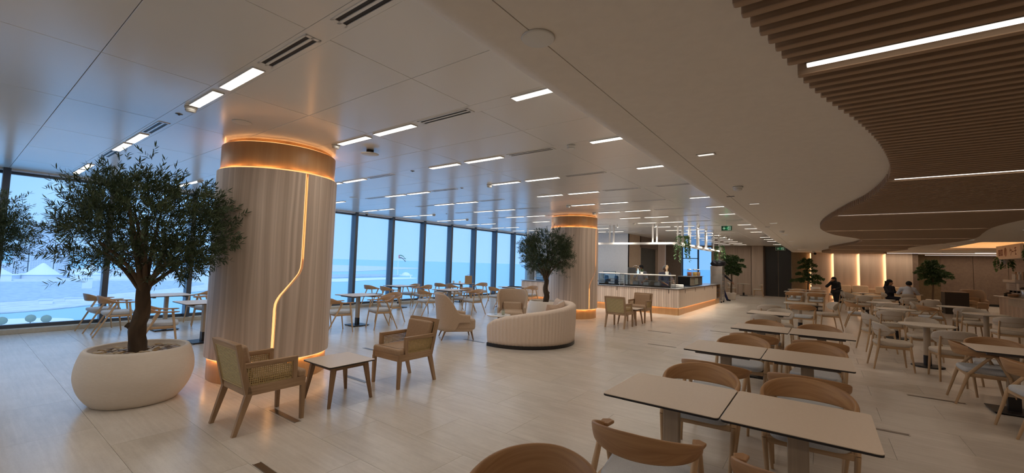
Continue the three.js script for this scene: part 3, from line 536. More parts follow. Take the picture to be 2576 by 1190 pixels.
// ---------- dining chair with a crescent back: each side stands on an inverted V of legs ----------
const crescent = proto();
{
  const n = 44, rings = [];
  for (let i = 0; i <= n; i++) {
    const t = i / n * 2 - 1, s = Math.abs(t), a = t * 1.86, x = 0.292 * Math.sin(a), z = 0.0 - 0.27 * Math.cos(a), nx = Math.sin(a), nz = -Math.cos(a);
    const e = Math.max(0, 1 - s ** 1.7), hh = lerp(0.012, 0.08, e), w = lerp(0.017, 0.0105, smooth(0.3, 0.0, 1 - s) * 0 + e), y = lerp(0.655, 0.7, e), ring = [];
    for (let j = 0; j < 14; j++) { const q = j / 14 * 2 * PI, c = Math.cos(q), p = Math.sin(q), cx = Math.sign(c) * Math.abs(c) ** 0.6 * w, cy = Math.sign(p) * Math.abs(p) ** 0.6 * hh, o = cx + cy * 0.3 * e; ring.push(V(x + nx * o, y + cy, z + nz * o)); }
    rings.push(ring);
  }
  const back = part('back_rail', loft(rings), M.oakWarm, crescent);
  for (const s of [-1, 1]) {
    const tip = new THREE.Shape(); tip.moveTo(-0.035, -0.02); tip.lineTo(0.022, -0.03); tip.lineTo(0.03, 0.045); tip.lineTo(-0.012, 0.075); tip.lineTo(-0.045, 0.055);
    const g = slab(tip, 0, 0.02, 0.005, 4); if (s < 0) { g.scale(-1, 1, 1); const p = g.attributes; for (const k of ['position', 'normal', 'uv']) { const q = p[k], m = q.itemSize; for (let i = 0; i < q.count; i += 3) for (let c = 0; c < m; c++) { const h = q.array[i * m + c]; q.array[i * m + c] = q.array[(i + 2) * m + c]; q.array[(i + 2) * m + c] = h; } } } g.translate(s * 0.278, 0.648, 0.075);
    part('arm_tip', g, M.oakWarm, back);
    part('leg', merge([limb(V(s * 0.245, 0, 0.25), V(s * 0.272, 0.4, 0.185), 0.0125, 0.02, 10), limb(V(s * 0.272, 0.4, 0.185), V(s * 0.275, 0.65, 0.075), 0.02, 0.016, 10)]), M.oak, crescent);
    part('leg', merge([limb(V(s * 0.235, 0, -0.29), V(s * 0.262, 0.4, -0.17), 0.0125, 0.02, 10), limb(V(s * 0.262, 0.4, -0.17), V(s * 0.272, 0.65, 0.035), 0.02, 0.016, 10)]), M.oak, crescent);
  }
  part('seat_frame', merge([box(0.5, 0.045, 0.022, 0, 0.392, 0.19, 0.004), box(0.48, 0.045, 0.022, 0, 0.392, -0.17, 0.004), box(0.022, 0.045, 0.37, 0.252, 0.392, 0.01, 0.004), box(0.022, 0.045, 0.37, -0.252, 0.392, 0.01, 0.004)]), M.oak, crescent);
  const cu = slab(roundedShape(0.49, 0.47, 0.12, 0.03), 0.412, 0.066, 0.028, 8, 4); cu.translate(0, 0, 0.02);
  part('seat', cu, M.seatGrey, crescent);
}
// ---------- upholstered side chair with a wrap-round pad back ----------
const padChair = proto();
{
  const rings = [], n = 30;
  for (let i = 0; i <= n; i++) {
    const t = i / n * 2 - 1, a = t * 1.12, e = Math.pow(Math.max(0, 1 - Math.pow(Math.abs(t), 3.2)), 0.5), hh = Math.max(0.012, 0.12 * e), w = Math.max(0.01, 0.034 * Math.pow(e, 0.6)), R = 0.28, ring = [];
    for (let j = 0; j < 16; j++) { const q = j / 16 * 2 * PI, c = Math.cos(q), s = Math.sin(q), r = R + Math.sign(c) * Math.pow(Math.abs(c), 0.7) * w + s * hh * 0.22; ring.push(V(Math.sin(a) * r, 0.675 + Math.sign(s) * Math.pow(Math.abs(s), 0.75) * hh - Math.abs(t) * 0.012, -Math.cos(a) * r + 0.06)); }
    rings.push(ring);
  }
  const b = part('backrest', loft(rings), M.beigeCloth, padChair);
  const seam = []; for (let i = 2; i <= n - 2; i++) { const t = i / n * 2 - 1, a = t * 1.12, r = 0.314; seam.push(V(Math.sin(a) * r, 0.66 - Math.abs(t) * 0.012, -Math.cos(a) * r + 0.06)); }
  part('seam', new THREE.TubeGeometry(new THREE.CatmullRomCurve3(seam), 30, 0.004, 5).toNonIndexed(), M.leatherTan, b);
  for (const s of [-1, 1]) {
    part('leg', limb(V(s * 0.225, 0, 0.235), V(s * 0.205, 0.43, 0.19), 0.012, 0.02, 10), M.oak, padChair);
    part('leg', merge([limb(V(s * 0.235, 0, -0.3), V(s * 0.215, 0.4, -0.225), 0.012, 0.02, 10), limb(V(s * 0.215, 0.4, -0.225), V(s * 0.19, 0.69, -0.2), 0.02, 0.013, 10)]), M.oak, padChair);
  }
  part('seat_frame', merge([box(0.4, 0.045, 0.022, 0, 0.385, 0.19, 0.004), box(0.42, 0.045, 0.022, 0, 0.385, -0.21, 0.004), box(0.022, 0.045, 0.4, 0.2, 0.385, 0, 0.004), box(0.022, 0.045, 0.4, -0.2, 0.385, 0, 0.004)]), M.oak, padChair);
  const cu = slab(roundedShape(0.5, 0.5, 0.17, 0.03), 0.405, 0.075, 0.034, 10, 4);
  part('seat', cu, M.beigeCloth, padChair);
}
// ---------- tables ----------
function squareTable(w = 0.745, dark = true) {
  const g = proto(), s = roundedShape(w, w, 0.03);
  part('table_top', slab(s, 0.7455, 0.0045, 0.001, 5), M.hpl, g);
  part('black_edge', slab(s, 0.733, 0.0125, 0.003, 5), M.hplEdge, g);
  part('under_frame', merge([box(w * 0.72, 0.03, 0.05, 0, 0.716, w * 0.34, 0.004), box(w * 0.72, 0.03, 0.05, 0, 0.716, -w * 0.34, 0.004), box(0.06, 0.03, w * 0.7, 0, 0.716, 0, 0.004)]), M.hplUnder, g);
  part('post', box(0.11, 0.52, 0.06, 0, 0.445, 0, 0.006, 'y'), M.post, g);
  part('post_foot', box(0.112, 0.178, 0.062, 0, 0.1, 0, 0.004), M.postDark, g);
  part('base_plate', box(0.42, 0.012, 0.42, 0, 0.018, 0, 0.004), M.postDark, g);
  for (const [x, z] of [[-1, -1], [1, -1], [-1, 1], [1, 1]]) part('glide', lathe([[0, 0], [0.014, 0], [0.016, 0.006], [0.01, 0.013], [0, 0.013]], 10).translate(x * 0.185, 0, z * 0.185), M.black, g);
  return g;
}
function roundTable(r = 0.39) {
  const g = proto();
  part('table_top', uvm(lathe([[0, 0.724], [r - 0.012, 0.724], [r - 0.003, 0.73], [r, 0.738], [r - 0.003, 0.748], [r - 0.01, 0.75], [0, 0.75]], 48), 'z'), M.terrazzo, g);
  part('under_plate', lathe([[0, 0.706], [0.2, 0.71], [0.2, 0.7245]], 24), M.hplUnder, g);
  part('post', lathe([[0.052, 0.2], [0.048, 0.45], [0.046, 0.71]], 24), M.post, g);
  part('post_foot', lathe([[0.055, 0.02], [0.0535, 0.2]], 24), M.postDark, g);
  part('base_plate', lathe([[0, 0.026], [0.2, 0.026], [0.225, 0.016], [0.225, 0], [0, 0]].reverse(), 36), M.postDark, g);
  return g;
}
const tblSq = squareTable(), tblRd = roundTable(0.39), tblWin = squareTable(0.8);
// dining side: pairs of square tables
const G_ARM = 'oak armchairs at the dining tables', G_PAD = 'padded chairs at the round tables', G_SQ = 'square tables of the dining side';
const pairs = [['front', -0.885, -0.13, -3.2], ['second', -0.885, -0.13, -5.35], ['third', -0.77, -0.01, -7.65]];
pairs.forEach(([n, xl, xr, z], i) => {
  for (const [x, s] of [[xl, 'left'], [xr, 'right']]) {
    put(tblSq, 'square_table', `beige square table with black edge, ${s} one of the ${n} pair`, 'table', [x, 0, z], 0, G_SQ);
    const dz = { front: [-0.72, 0.72], second: [-0.78, 0.74], third: [-0.72, 0.72] }[n];
    put(crescent, 'dining_armchair', `oak armchair facing the camera behind the ${s} table of the ${n} pair`, 'chair', [x + [0.03, 0.06, -0.03][i], 0, z + dz[0] - 0.02], [0.06, -0.03, 0.04][i], G_ARM);
    put(crescent, 'dining_armchair', `oak armchair with its back to the camera at the ${s} table of the ${n} pair`, 'chair', [x + [0.05, 0.02, -0.02][i], 0, z + dz[1]], PI + [0.05, -0.04, 0.02][i], G_ARM);
  }
});
put(crescent, 'dining_armchair', 'nearest oak armchair, its curved back at the bottom edge of the picture', 'chair', [-1.0, 0, -1.52], 0.08, G_ARM);
put(tblSq, 'square_table', 'lone beige square table behind the third pair', 'table', [-0.9, 0, -10.42], 0, G_SQ);
put(padChair, 'padded_chair', 'grey padded chair with its back to the camera at the lone square table', 'chair', [-0.9, 0, -9.75], PI, G_PAD);
put(padChair, 'padded_chair', 'grey padded chair facing the camera behind the lone square table', 'chair', [-0.75, 0, -11.05], 0, G_PAD);
put(padChair, 'padded_chair', 'grey padded chair alone on the open floor behind the lone square table', 'chair', [-1.08, 0, -12.45], PI + 0.2, G_PAD);
// right-hand square tables
put(tblSq, 'square_table', 'beige square table at the right edge with armchairs', 'table', [1.87, 0, -7.86], 0, G_SQ);
put(tblSq, 'square_table', 'square table cut by the right picture edge', 'table', [2.63, 0, -7.86], 0, G_SQ);
put(crescent, 'dining_armchair', 'oak armchair facing the camera behind the table at the right edge', 'chair', [1.93, 0, -8.72], 0, G_ARM);
put(crescent, 'dining_armchair', 'oak armchair side on, left of the table at the right edge', 'chair', [1.66, 0, -8.1], PI / 2, G_ARM);
put(crescent, 'dining_armchair', 'oak armchair at the right picture edge, nearest of that table', 'chair', [1.85, 0, -6.88], PI / 2 + 0.1, G_ARM);
put(tblSq, 'square_table', 'square table right of the frame, hidden behind the nearest side armchair', 'table', [2.75, 0, -6.75], 0, G_SQ);
// round tables
const rounds = [['A', -0.5, -14.5, 'left hand round table, by the open floor'], ['D', 1.52, -10.64, 'nearest round table'], ['C', 1.53, -14.6, 'second round table behind the nearest one'], ['B', 1.52, -17.4, 'third round table behind the nearest one'], ['F', 3.16, -14.9, 'right hand round table'], ['E', 3.12, -17.5, 'farther right hand round table'], ['H', 1.45, -21.9, 'fourth round table in the middle line'], ['G', 1.5, -24.7, 'farthest round table, before the wall sofa']];
rounds.forEach(([, x, z, w]) => put(tblRd, 'round_table', 'pale ' + w, 'table', [x, 0, z], 0, 'round tables'));
const pad = (x, z, a, l) => put(padChair, 'padded_chair', 'beige padded chair ' + l, 'chair', [x, 0, z], a, G_PAD);
pad(0.98, -9.95, PI / 2 + 0.12, 'left of the nearest round table, seen from its side');
pad(1.66, -9.62, PI + 0.12, 'in front of the nearest round table, back to the camera');
pad(1.6, -11.55, 0.05, 'facing the camera behind the nearest round table');
pad(1.3, -13.5, PI + 0.1, 'back to the camera at the second round table');
pad(0.95, -11.9, PI / 2 + 0.3, 'between the nearest and second round tables');
pad(0.12, -15.2, -PI / 2 + 0.3, 'right of the left hand round table, side view');
pad(1.6, -15.5, 0, 'facing the camera behind the second round table');
pad(1.55, -16.55, PI, 'back to the camera at the third round table');
pad(1.6, -18.3, 0.1, 'facing the camera behind the third round table');
pad(3.3, -14.0, PI + 0.05, 'back to the camera at the right hand round table');
pad(3.2, -15.9, 0, 'facing the camera behind the right hand round table');
pad(3.16, -16.65, PI, 'back to the camera at the farther right hand round table');
pad(2.5, -18.2, 1.1, 'left behind the farther right hand round table');
pad(2.55, -21.2, PI + 0.2, 'with its back to the camera before the man in white');
pad(3.0, -20.2, PI - 0.1, 'right of the chair before the man in white');
pad(1.3, -21.0, PI, 'back to the camera at the fourth round table');
pad(1.0, -22.5, 0.9, 'left behind the fourth round table');
pad(0.95, -24.0, 2.2, 'left before the farthest round table');
put(crescent, 'dining_armchair', 'oak armchair between the round tables, seen from its side', 'chair', [0.84, 0, -16.35], PI / 2, G_ARM);
put(crescent, 'dining_armchair', 'oak armchair in front of the left hand round table', 'chair', [-0.42, 0, -13.75], PI - 0.1, G_ARM);
put(crescent, 'dining_armchair', 'oak armchair left of the farther right hand round table', 'chair', [2.5, 0, -16.9], 1.9, G_ARM);
// far square tables by the dark doorway
[[-22, 'nearer'], [-24.6, 'farther']].forEach(([z, w]) => {
  [-0.95, -0.19].forEach((x, i) => {
    put(tblSq, 'square_table', `square table of the ${w} far pair before the dark doorway, ${i ? 'right' : 'left'}`, 'table', [x, 0, z], 0, G_SQ);
    put(crescent, 'dining_armchair', `oak armchair, back to the camera, at the ${i ? 'right' : 'left'} table of the ${w} far pair`, 'chair', [x, 0, z + 0.66], PI, G_ARM);
    put(crescent, 'dining_armchair', `oak armchair behind the ${i ? 'right' : 'left'} table of the ${w} far pair`, 'chair', [x + 0.02, 0, z - 0.68], 0, G_ARM);
  });
});
// small table against the far panelled wall
put(tblRd, 'round_table', 'small table against the far panelled wall beyond the counter', 'table', [-3.95, 0, -30.0], 0, 'round tables');
put(padChair, 'padded_chair', 'pale chair left of the small table at the far panelled wall', 'chair', [-4.65, 0, -30.1], PI / 2, G_PAD);
put(padChair, 'padded_chair', 'pale chair right of the small table at the far panelled wall', 'chair', [-3.15, 0, -29.8], -PI / 2, G_PAD);
// window side tables
const G_WT = 'tables along the windows', G_WC = 'oak armchairs along the windows';
const wt = [[-9.25, -6.15, 'nearest window side table right of the large column'], [-11.75, -9.4, 'table close to the glass right of the large column'], [-9.42, -9.5, 'table behind the wing armchair'], [-11.85, -12.6, 'table close to the glass with the paper bag'], [-9.3, -12.7, 'table carrying the dark tray'], [-11.4, -2.9, 'table close to the glass left of the large column'], [-9.4, -2.98, 'table half hidden by the large column on its left']];
wt.forEach(([x, z, l]) => put(tblWin, 'square_table', l, 'table', [x, 0, z], 0, G_WT));
const wc = (x, z, a, l) => put(armchair, 'dining_armchair', 'oak armchair ' + l, 'chair', [x, 0, z], a, G_WC);
wc(-8.5, -6.3, -0.25, 'right of the nearest window side table, closest of its two'); wc(-9.15, -7.05, 0.1, 'right of the nearest window side table, farther of its two');
wc(-8.75, -5.3, PI - 0.15, 'left of the nearest window side table, beside the column edge'); wc(-9.75, -5.35, PI, 'left of the nearest window side table, mostly behind the column');
wc(-12.2, -8.65, PI + 0.1, 'left of the table close to the glass, nearer the window'); wc(-11.4, -8.7, PI - 0.1, 'left of the table close to the glass, nearer the camera'); wc(-12.05, -10.2, 0, 'right of the table close to the glass, nearer the window'); wc(-11.35, -10.15, -0.1, 'right of the table close to the glass, nearer the camera');
wc(-9.65, -8.75, PI - 0.15, 'left of the table behind the wing armchair'); wc(-8.85, -10.0, -0.2, 'right of the table behind the wing armchair, nearer one'); wc(-9.55, -10.3, 0.1, 'right of the table behind the wing armchair, farther one');
wc(-12.15, -11.8, PI + 0.2, 'left of the table with the paper bag, nearer the window'); wc(-11.45, -11.75, PI - 0.1, 'left of the table with the paper bag, nearer the camera'); wc(-11.5, -13.4, 0.1, 'right of the table with the paper bag');
wc(-9.45, -11.9, PI - 0.2, 'left of the table carrying the dark tray'); wc(-9.05, -13.5, -0.1, 'right of the table carrying the dark tray');
wc(-12.08, -2.0, PI + 0.1, 'farthest left by the glass, before the mullion'); wc(-11.3, -2.08, PI - 0.1, 'beside the tree trunk, second from the left by the glass'); wc(-9.15, -2.25, PI - 0.25, 'right of the tree trunk, side on, nearest there'); wc(-12.05, -3.75, 0, 'left of the large column, facing inward, nearer the window'); wc(-11.3, -3.72, 0.15, 'left of the large column, facing inward, nearer the camera'); wc(-9.6, -3.75, -0.2, 'behind the table half hidden by the large column');
// things on window tables
{
  const b = thing('paper_bag', 'upright brown kraft paper bag on the table by the glass', 'paper bag', [-11.6, 0.75, -12.75], 0.4);
  part('bag_body', box(0.26, 0.32, 0.14, 0, 0.16, 0, 0.006), std({ color: lin(182, 146, 104), roughness: 0.9 }), b);
  for (const s of [-1, 1]) part('handle', new THREE.TorusGeometry(0.045, 0.004, 5, 14, PI).translate(0, 0.318, s * 0.05), std({ color: lin(160, 124, 84), roughness: 0.9 }), b);
  const cup = lathe([[0, 0], [0.03, 0], [0.034, 0.01], [0.042, 0.105], [0.039, 0.105], [0.03, 0.012], [0, 0.012]], 20);
  [[-12.05, -12.35, 'left of the paper bag'], [-11.75, -12.4, 'just before the paper bag']].forEach(([x, z, w]) => solo('paper_cup', cup, M.whitePlastic, 'small paper cup ' + w, 'cup', [x, 0.75, z]));
  const tr = thing('serving_tray', 'flat dark serving tray lying on a window side table', 'tray', [-9.25, 0.75, -12.75], 0.2); part('tray_base', box(0.42, 0.008, 0.3, 0, 0.005, 0, 0.003), M.black, tr); part('tray_rim', merge([box(0.44, 0.022, 0.012, 0, 0.011, 0.156, 0.003), box(0.44, 0.022, 0.012, 0, 0.011, -0.156, 0.003), box(0.012, 0.022, 0.32, 0.214, 0.011, 0, 0.003), box(0.012, 0.022, 0.32, -0.214, 0.011, 0, 0.003)]), M.black, tr);
}

// ---------- cane armchair (front is +z) ----------
const cane = proto();
{
  const W = 0.56, fr = M.caneFrame;
  for (const s of [-1, 1]) {
    const x = s * (W / 2 - 0.02);
    part('leg', bar(V(x, 0, 0.29), V(x, 0.36, 0.285), 0.034, 0.034, 0.042, 0.046), fr, cane);
    part('leg', bar(V(x, 0, -0.33), V(x, 0.36, -0.225), 0.034, 0.036, 0.042, 0.06), fr, cane);
    part('foot_pad', lathe([[0, 0], [0.012, 0], [0.012, 0.008], [0, 0.008]], 10).translate(x, -0.004, 0.29), M.black, cane);
    part('side_rail', box(0.042, 0.085, 0.55, x, 0.385, 0.03, 0.004), fr, cane);
    part('back_post', bar(V(x, 0.36, -0.232), V(x, 0.83, -0.345), 0.042, 0.055, 0.042, 0.045), fr, cane);
    part('arm_rail', box(0.042, 0.045, 0.49, x, 0.622, -0.03, 0.006), fr, cane);
    part('arm_post', box(0.042, 0.215, 0.045, x, 0.515, 0.192, 0.004), fr, cane);
    const p = part('arm_cane', box(0.007, 0.175, 0.43, x, 0.515, -0.04, 0, 'y'), M.cane, cane);
    part('cane_rim', merge([box(0.014, 0.008, 0.41, x, 0.597, -0.04), box(0.014, 0.008, 0.4, x, 0.432, -0.035), box(0.014, 0.17, 0.008, x, 0.516, 0.166), box(0.014, 0.17, 0.008, x, 0.516, -0.243)]), M.caneRim, p);
  }
  part('front_rail', box(W - 0.08, 0.085, 0.035, 0, 0.385, 0.285, 0.004), fr, cane);
  part('rear_rail', box(W - 0.08, 0.085, 0.035, 0, 0.385, -0.235, 0.004), fr, cane);
  const bk = new THREE.Group(); // the leaning back
  const lean = (g) => { g.rotateX(-0.236); g.translate(0, 0.36, -0.234); return g; };
  part('top_rail', lean(box(W - 0.04, 0.05, 0.044, 0, 0.462, 0, 0.006)), fr, cane);
  const bc = part('back_cane', lean(box(W - 0.085, 0.4, 0.01, 0, 0.245, -0.008, 0, 'y')), M.caneBack, cane);
  part('cane_rim', lean(merge([box(W - 0.09, 0.01, 0.012, 0, 0.432, -0.013), box(W - 0.09, 0.01, 0.012, 0, 0.065, -0.013), box(0.01, 0.37, 0.012, W / 2 - 0.048, 0.248, -0.013), box(0.01, 0.37, 0.012, -W / 2 + 0.048, 0.248, -0.013)])), M.caneRim, bc);
  part('back_cushion', lean(box(W - 0.1, 0.37, 0.085, 0, 0.255, 0.055, 0.03)), M.leatherTan, cane);
  part('seat_cushion', merge([box(W - 0.095, 0.085, 0.5, 0, 0.455, 0.06, 0.03), box(W - 0.01, 0.085, 0.1, 0, 0.455, 0.265, 0.03)]), M.leatherTan, cane);
}
const G_CANE = 'cane sided lounge armchairs';
put(cane, 'cane_armchair', 'tan cane armchair nearest the camera, back turned, before the large column', 'armchair', [-4.57, 0, -1.985], PI + 0.01, G_CANE);
put(cane, 'cane_armchair', 'tan cane armchair facing the camera beyond the low square table', 'armchair', [-4.61, 0, -3.82], 0, G_CANE);
put(cane, 'cane_armchair', 'cane armchair with its back to the camera before the counter', 'armchair', [-4.43, 0, -10.98], PI, G_CANE);
put(cane, 'cane_armchair', 'cane armchair facing the camera close to the counter front', 'armchair', [-4.43, 0, -12.55], 0, G_CANE);
// low square tables between them
const low = proto();
{
  const s = roundedShape(0.585, 0.585, 0.035);
  part('table_top', slab(s, 0.4455, 0.0045, 0.001, 5), M.hpl, low); part('black_edge', slab(s, 0.433, 0.0125, 0.003, 5), M.hplEdge, low);
  part('apron', merge([box(0.44, 0.05, 0.022, 0, 0.407, 0.2, 0.003), box(0.44, 0.05, 0.022, 0, 0.407, -0.2, 0.003), box(0.022, 0.05, 0.4, 0.21, 0.407, 0, 0.003), box(0.022, 0.05, 0.4, -0.21, 0.407, 0, 0.003)]), M.walnut, low);
  for (const [x, z] of [[-1, -1], [1, -1], [-1, 1], [1, 1]]) part('leg', bar(V(x * 0.265, 0, z * 0.265), V(x * 0.215, 0.432, z * 0.2), 0.026, 0.026, 0.04, 0.058), M.walnut, low);
}
put(low, 'low_table', 'low square walnut table between the two near cane armchairs', 'table', [-4.61, 0, -2.86], 0, 'low square tables');
put(low, 'low_table', 'low square table between the cane armchairs by the counter', 'table', [-4.43, 0, -11.8], 0, 'low square tables');

// ---------- wing armchair (front is +z) ----------
const wing = proto();
{
  const rings = [], n = 44;
  for (let i = 0; i <= n; i++) {
    const t = i / n * 2 - 1, s = Math.abs(t), sg = Math.sign(t) || 1; let x, z, nx, nz;
    if (s < 0.5) { const a = s / 0.5 * PI / 2; x = sg * 0.33 * Math.sin(a); z = -0.08 - 0.27 * Math.cos(a); nx = Math.sin(a) * sg; nz = -Math.cos(a); } else { const q = (s - 0.5) / 0.5; x = sg * 0.33; z = -0.08 + 0.36 * q; nx = sg; nz = 0; }
    const top = s < 0.3 ? 0.97 - 0.1 * s * s : lerp(0.96, 0.56, smooth(0.28, 0.72, s)) - (s > 0.72 ? 0.03 * (s - 0.72) / 0.28 : 0), bot = s < 0.55 ? 0.19 : lerp(0.19, 0.37, smooth(0.55, 0.7, s)), ring = [], m = 9, th = 0.032 * (s > 0.96 ? 0.7 : 1);
    const off = (y) => 0.12 * Math.max(0, y - 0.35) * (1 - smooth(0.45, 0.8, s)) - 0.05 * Math.max(0, 0.35 - y) * 2;
    for (let j = 0; j <= m; j++) { const y = lerp(bot, top - th, j / m), o = off(y) + th; ring.push(V(x + nx * o, y, z + nz * o)); }
    { const o = off(top); ring.push(V(x + nx * (o + th * 0.55), top - th * 0.2, z + nz * (o + th * 0.55)), V(x + nx * (o - th * 0.55), top - th * 0.2, z + nz * (o - th * 0.55))); }
    for (let j = m; j >= 0; j--) { const y = lerp(bot, top - th, j / m), o = off(y) - th; ring.push(V(x + nx * o, y, z + nz * o)); }
    rings.push(ring);
  }
  part('wing_shell', loft(rings), M.leather, wing);
  part('seat_cushion', box(0.6, 0.24, 0.66, 0, 0.325, 0.08, 0.06), M.leather, wing);
  part('seat_base', box(0.58, 0.05, 0.6, 0, 0.2, 0.05, 0.012), M.leather, wing);
  part('lumbar_pillow', box(0.5, 0.22, 0.1, 0, 0.53, -0.2, 0.045).rotateX(-0.06), M.leather, wing);
  for (const [x, z] of [[-1, -1], [1, -1], [-1, 1], [1, 1]]) part('leg', limb(V(x * 0.285, 0, z > 0 ? 0.37 : -0.3), V(x * 0.25, 0.2, z > 0 ? 0.32 : -0.22), 0.011, 0.024, 10), M.walnut, wing);
}
put(wing, 'wing_armchair', 'beige leather wing armchair in profile behind the second cane chair', 'armchair', [-6.38, 0, -6.62], Math.atan2(0.62, -0.78), 'wing armchairs');
put(wing, 'wing_armchair', 'beige leather wing armchair facing the camera behind the curved sofa', 'armchair', [-6.42, 0, -8.75], Math.atan2(0.55, 0.83), 'wing armchairs');
// round marble side table with two bottles
{
  const t = thing('side_table', 'small round white marble side table half hidden by the curved sofa', 'table', [-5.75, 0, -7.35]);
  part('table_top', uvm(lathe([[0, 0.47], [0.25, 0.47], [0.265, 0.485], [0.26, 0.5], [0, 0.5]], 40), 'z'), M.marble, t); part('pedestal', lathe([[0.16, 0], [0.16, 0.015], [0.03, 0.03], [0.025, 0.47]], 28), M.walnut, t);
  const bottle = lathe([[0, 0], [0.034, 0], [0.036, 0.01], [0.036, 0.11], [0.02, 0.14], [0.015, 0.165], [0, 0.165]], 18);
  const b1 = thing('glass_bottle', 'clear glass bottle on the marble side table, left one', 'bottle', [-5.77, 0.5, -7.27]); part('bottle_body', bottle, M.caseGlass, b1); part('cap', lathe([[0, 0.185], [0.016, 0.185], [0.016, 0.163]].reverse(), 14), std({ color: lin(80, 90, 140), roughness: 0.4 }), b1);
  const b2 = thing('iced_drink', 'iced drink cup with a dark straw on the marble side table', 'drink', [-5.65, 0.5, -7.38]); part('cup', lathe([[0, 0], [0.032, 0], [0.042, 0.12], [0.042, 0.125]], 18), M.caseGlass, b2); part('drink', lathe([[0, 0.004], [0.03, 0.004], [0.038, 0.085], [0, 0.085]], 18), std({ color: lin(214, 206, 176), roughness: 0.4 }), b2); part('straw', limb(V(0.01, 0.02, 0), V(-0.02, 0.21, 0), 0.0035, 0.0035, 6), M.black, b2);
}
// ---------- curved channelled sofa ----------
{
  const s = thing('curved_sofa', 'blush curved sofa with vertical channels and a dark plinth', 'sofa', [-5.16, 0, -7.52]);
  const tp = [[0, 0.4], [0.02, 0.46], [0.06, 0.53], [0.14, 0.605], [0.28, 0.685], [0.48, 0.76], [0.7, 0.82], [0.86, 0.84], [1, 0.83]], sofaTop = (u) => { for (let i = 1; i < tp.length; i++) if (u <= tp[i][0]) { const t = (u - tp[i - 1][0]) / (tp[i][0] - tp[i - 1][0]); return lerp(tp[i - 1][1], tp[i][1], t); } return 0.42; };
  const rings = [], n = 168, A0 = -12 * PI / 180, A1 = 158 * PI / 180;
  for (let i = 0; i <= n; i++) {
    const u = i / n, a = lerp(A0, A1, u), e = Math.min(u, 1 - u), top = sofaTop(u), ch = 0.012 * Math.abs(Math.sin(i / 4 * PI)), Ro = 1.09 - 0.012 + ch, Ri = 0.9, ring = [], m = 6;
    const end = smooth(0, 0.02, e), P = (r, y) => V(Math.sin(a) * r, y, Math.cos(a) * r);
    const ro = lerp((Ro + Ri) / 2 + 0.05, Ro, end), ri = lerp((Ro + Ri) / 2 - 0.05, Ri, end);
    for (let j = 0; j <= m; j++) ring.push(P(ro - 0.03 * (1 - j / m) ** 2, lerp(0.06, top - 0.07, j / m)));
    for (let j = 1; j < 6; j++) { const q = j / 6 * PI; ring.push(P((ro + ri) / 2 + Math.cos(q) * (ro - ri) / 2, top - 0.07 + Math.sin(q) * 0.07)); }
    for (let j = m; j >= 0; j--) ring.push(P(ri, lerp(0.06, top - 0.07, j / m)));
    rings.push(ring);
  }
  part('channelled_back', loft(rings), M.sofaCloth, s);
  const seat = new THREE.Shape(); seat.absarc(0, 0, 0.9, PI / 2 - A1 + 0.06, PI / 2 - A0 - 0.06, false); seat.absarc(0, 0, 0.3, PI / 2 - A0 - 0.06, PI / 2 - A1 + 0.06, true);
  const sg = new THREE.ExtrudeGeometry(seat, { depth: 0.3, bevelEnabled: true, bevelSize: 0.03, bevelThickness: 0.04, bevelOffset: -0.03, bevelSegments: 3, curveSegments: 40 }); sg.rotateX(PI / 2); sg.scale(1, 1, 1); sg.translate(0, 0.41, 0);
  part('seat_cushion', uvm(sg, 'x'), M.sofaCloth, s);
  const pl = []; for (let i = 0; i <= 60; i++) { const a = lerp(A0 + 0.03, A1 - 0.03, i / 60), P = (r, y) => V(Math.sin(a) * r, y, Math.cos(a) * r); pl.push([P(1.065, 0), P(1.065, 0.065), P(0.35, 0.065), P(0.35, 0)]); }
  part('plinth', toCreasedNormals(loft(pl), 0.6), M.postDark, s);
  const pill = (w, h) => { const g = new THREE.BoxGeometry(w, h, 0.14, 10, 10, 2), p = g.attributes.position; for (let i = 0; i < p.count; i++) { const x = p.getX(i) / (w / 2), y = p.getY(i) / (h / 2), k = Math.pow(Math.max(0, (1 - x * x * x * x) * (1 - y * y * y * y)), 0.5); p.setZ(i, p.getZ(i) * (0.12 + 0.88 * k)); p.setX(i, p.getX(i) * (1 - 0.05 * (1 - Math.abs(x)) * Math.abs(y) - 0.0)); } g.computeVertexNormals(); return uvm(g, 'y'); };
  const pg = pill(0.4, 0.38);
  [[78, 0.0, M.pillowBlush, 'blush scatter cushion on the curved sofa, leftmost', 0.1], [101, 0.02, M.pillowBlush, 'blush scatter cushion on the curved sofa, second from left', -0.15], [122, 0.04, M.pillowCream, 'cream scatter cushion on the curved sofa, third from left', 0.2], [143, 0.05, M.pillowBlush, 'blush scatter cushion on the curved sofa, rightmost', -0.1]].forEach(([d, dy, m, l, tw]) => {
    const a = d * PI / 180, c = part(numbered('scatter_cushion'), pg, m, scene); c.position.set(-5.16 + Math.sin(a) * 0.76, 0.635 + dy, -7.52 + Math.cos(a) * 0.74); c.rotation.set(-0.22, a + PI + tw * 0.4, tw, 'YXZ'); tag(c, l, 'cushion', 'cushions on the curved sofa');
  });
}
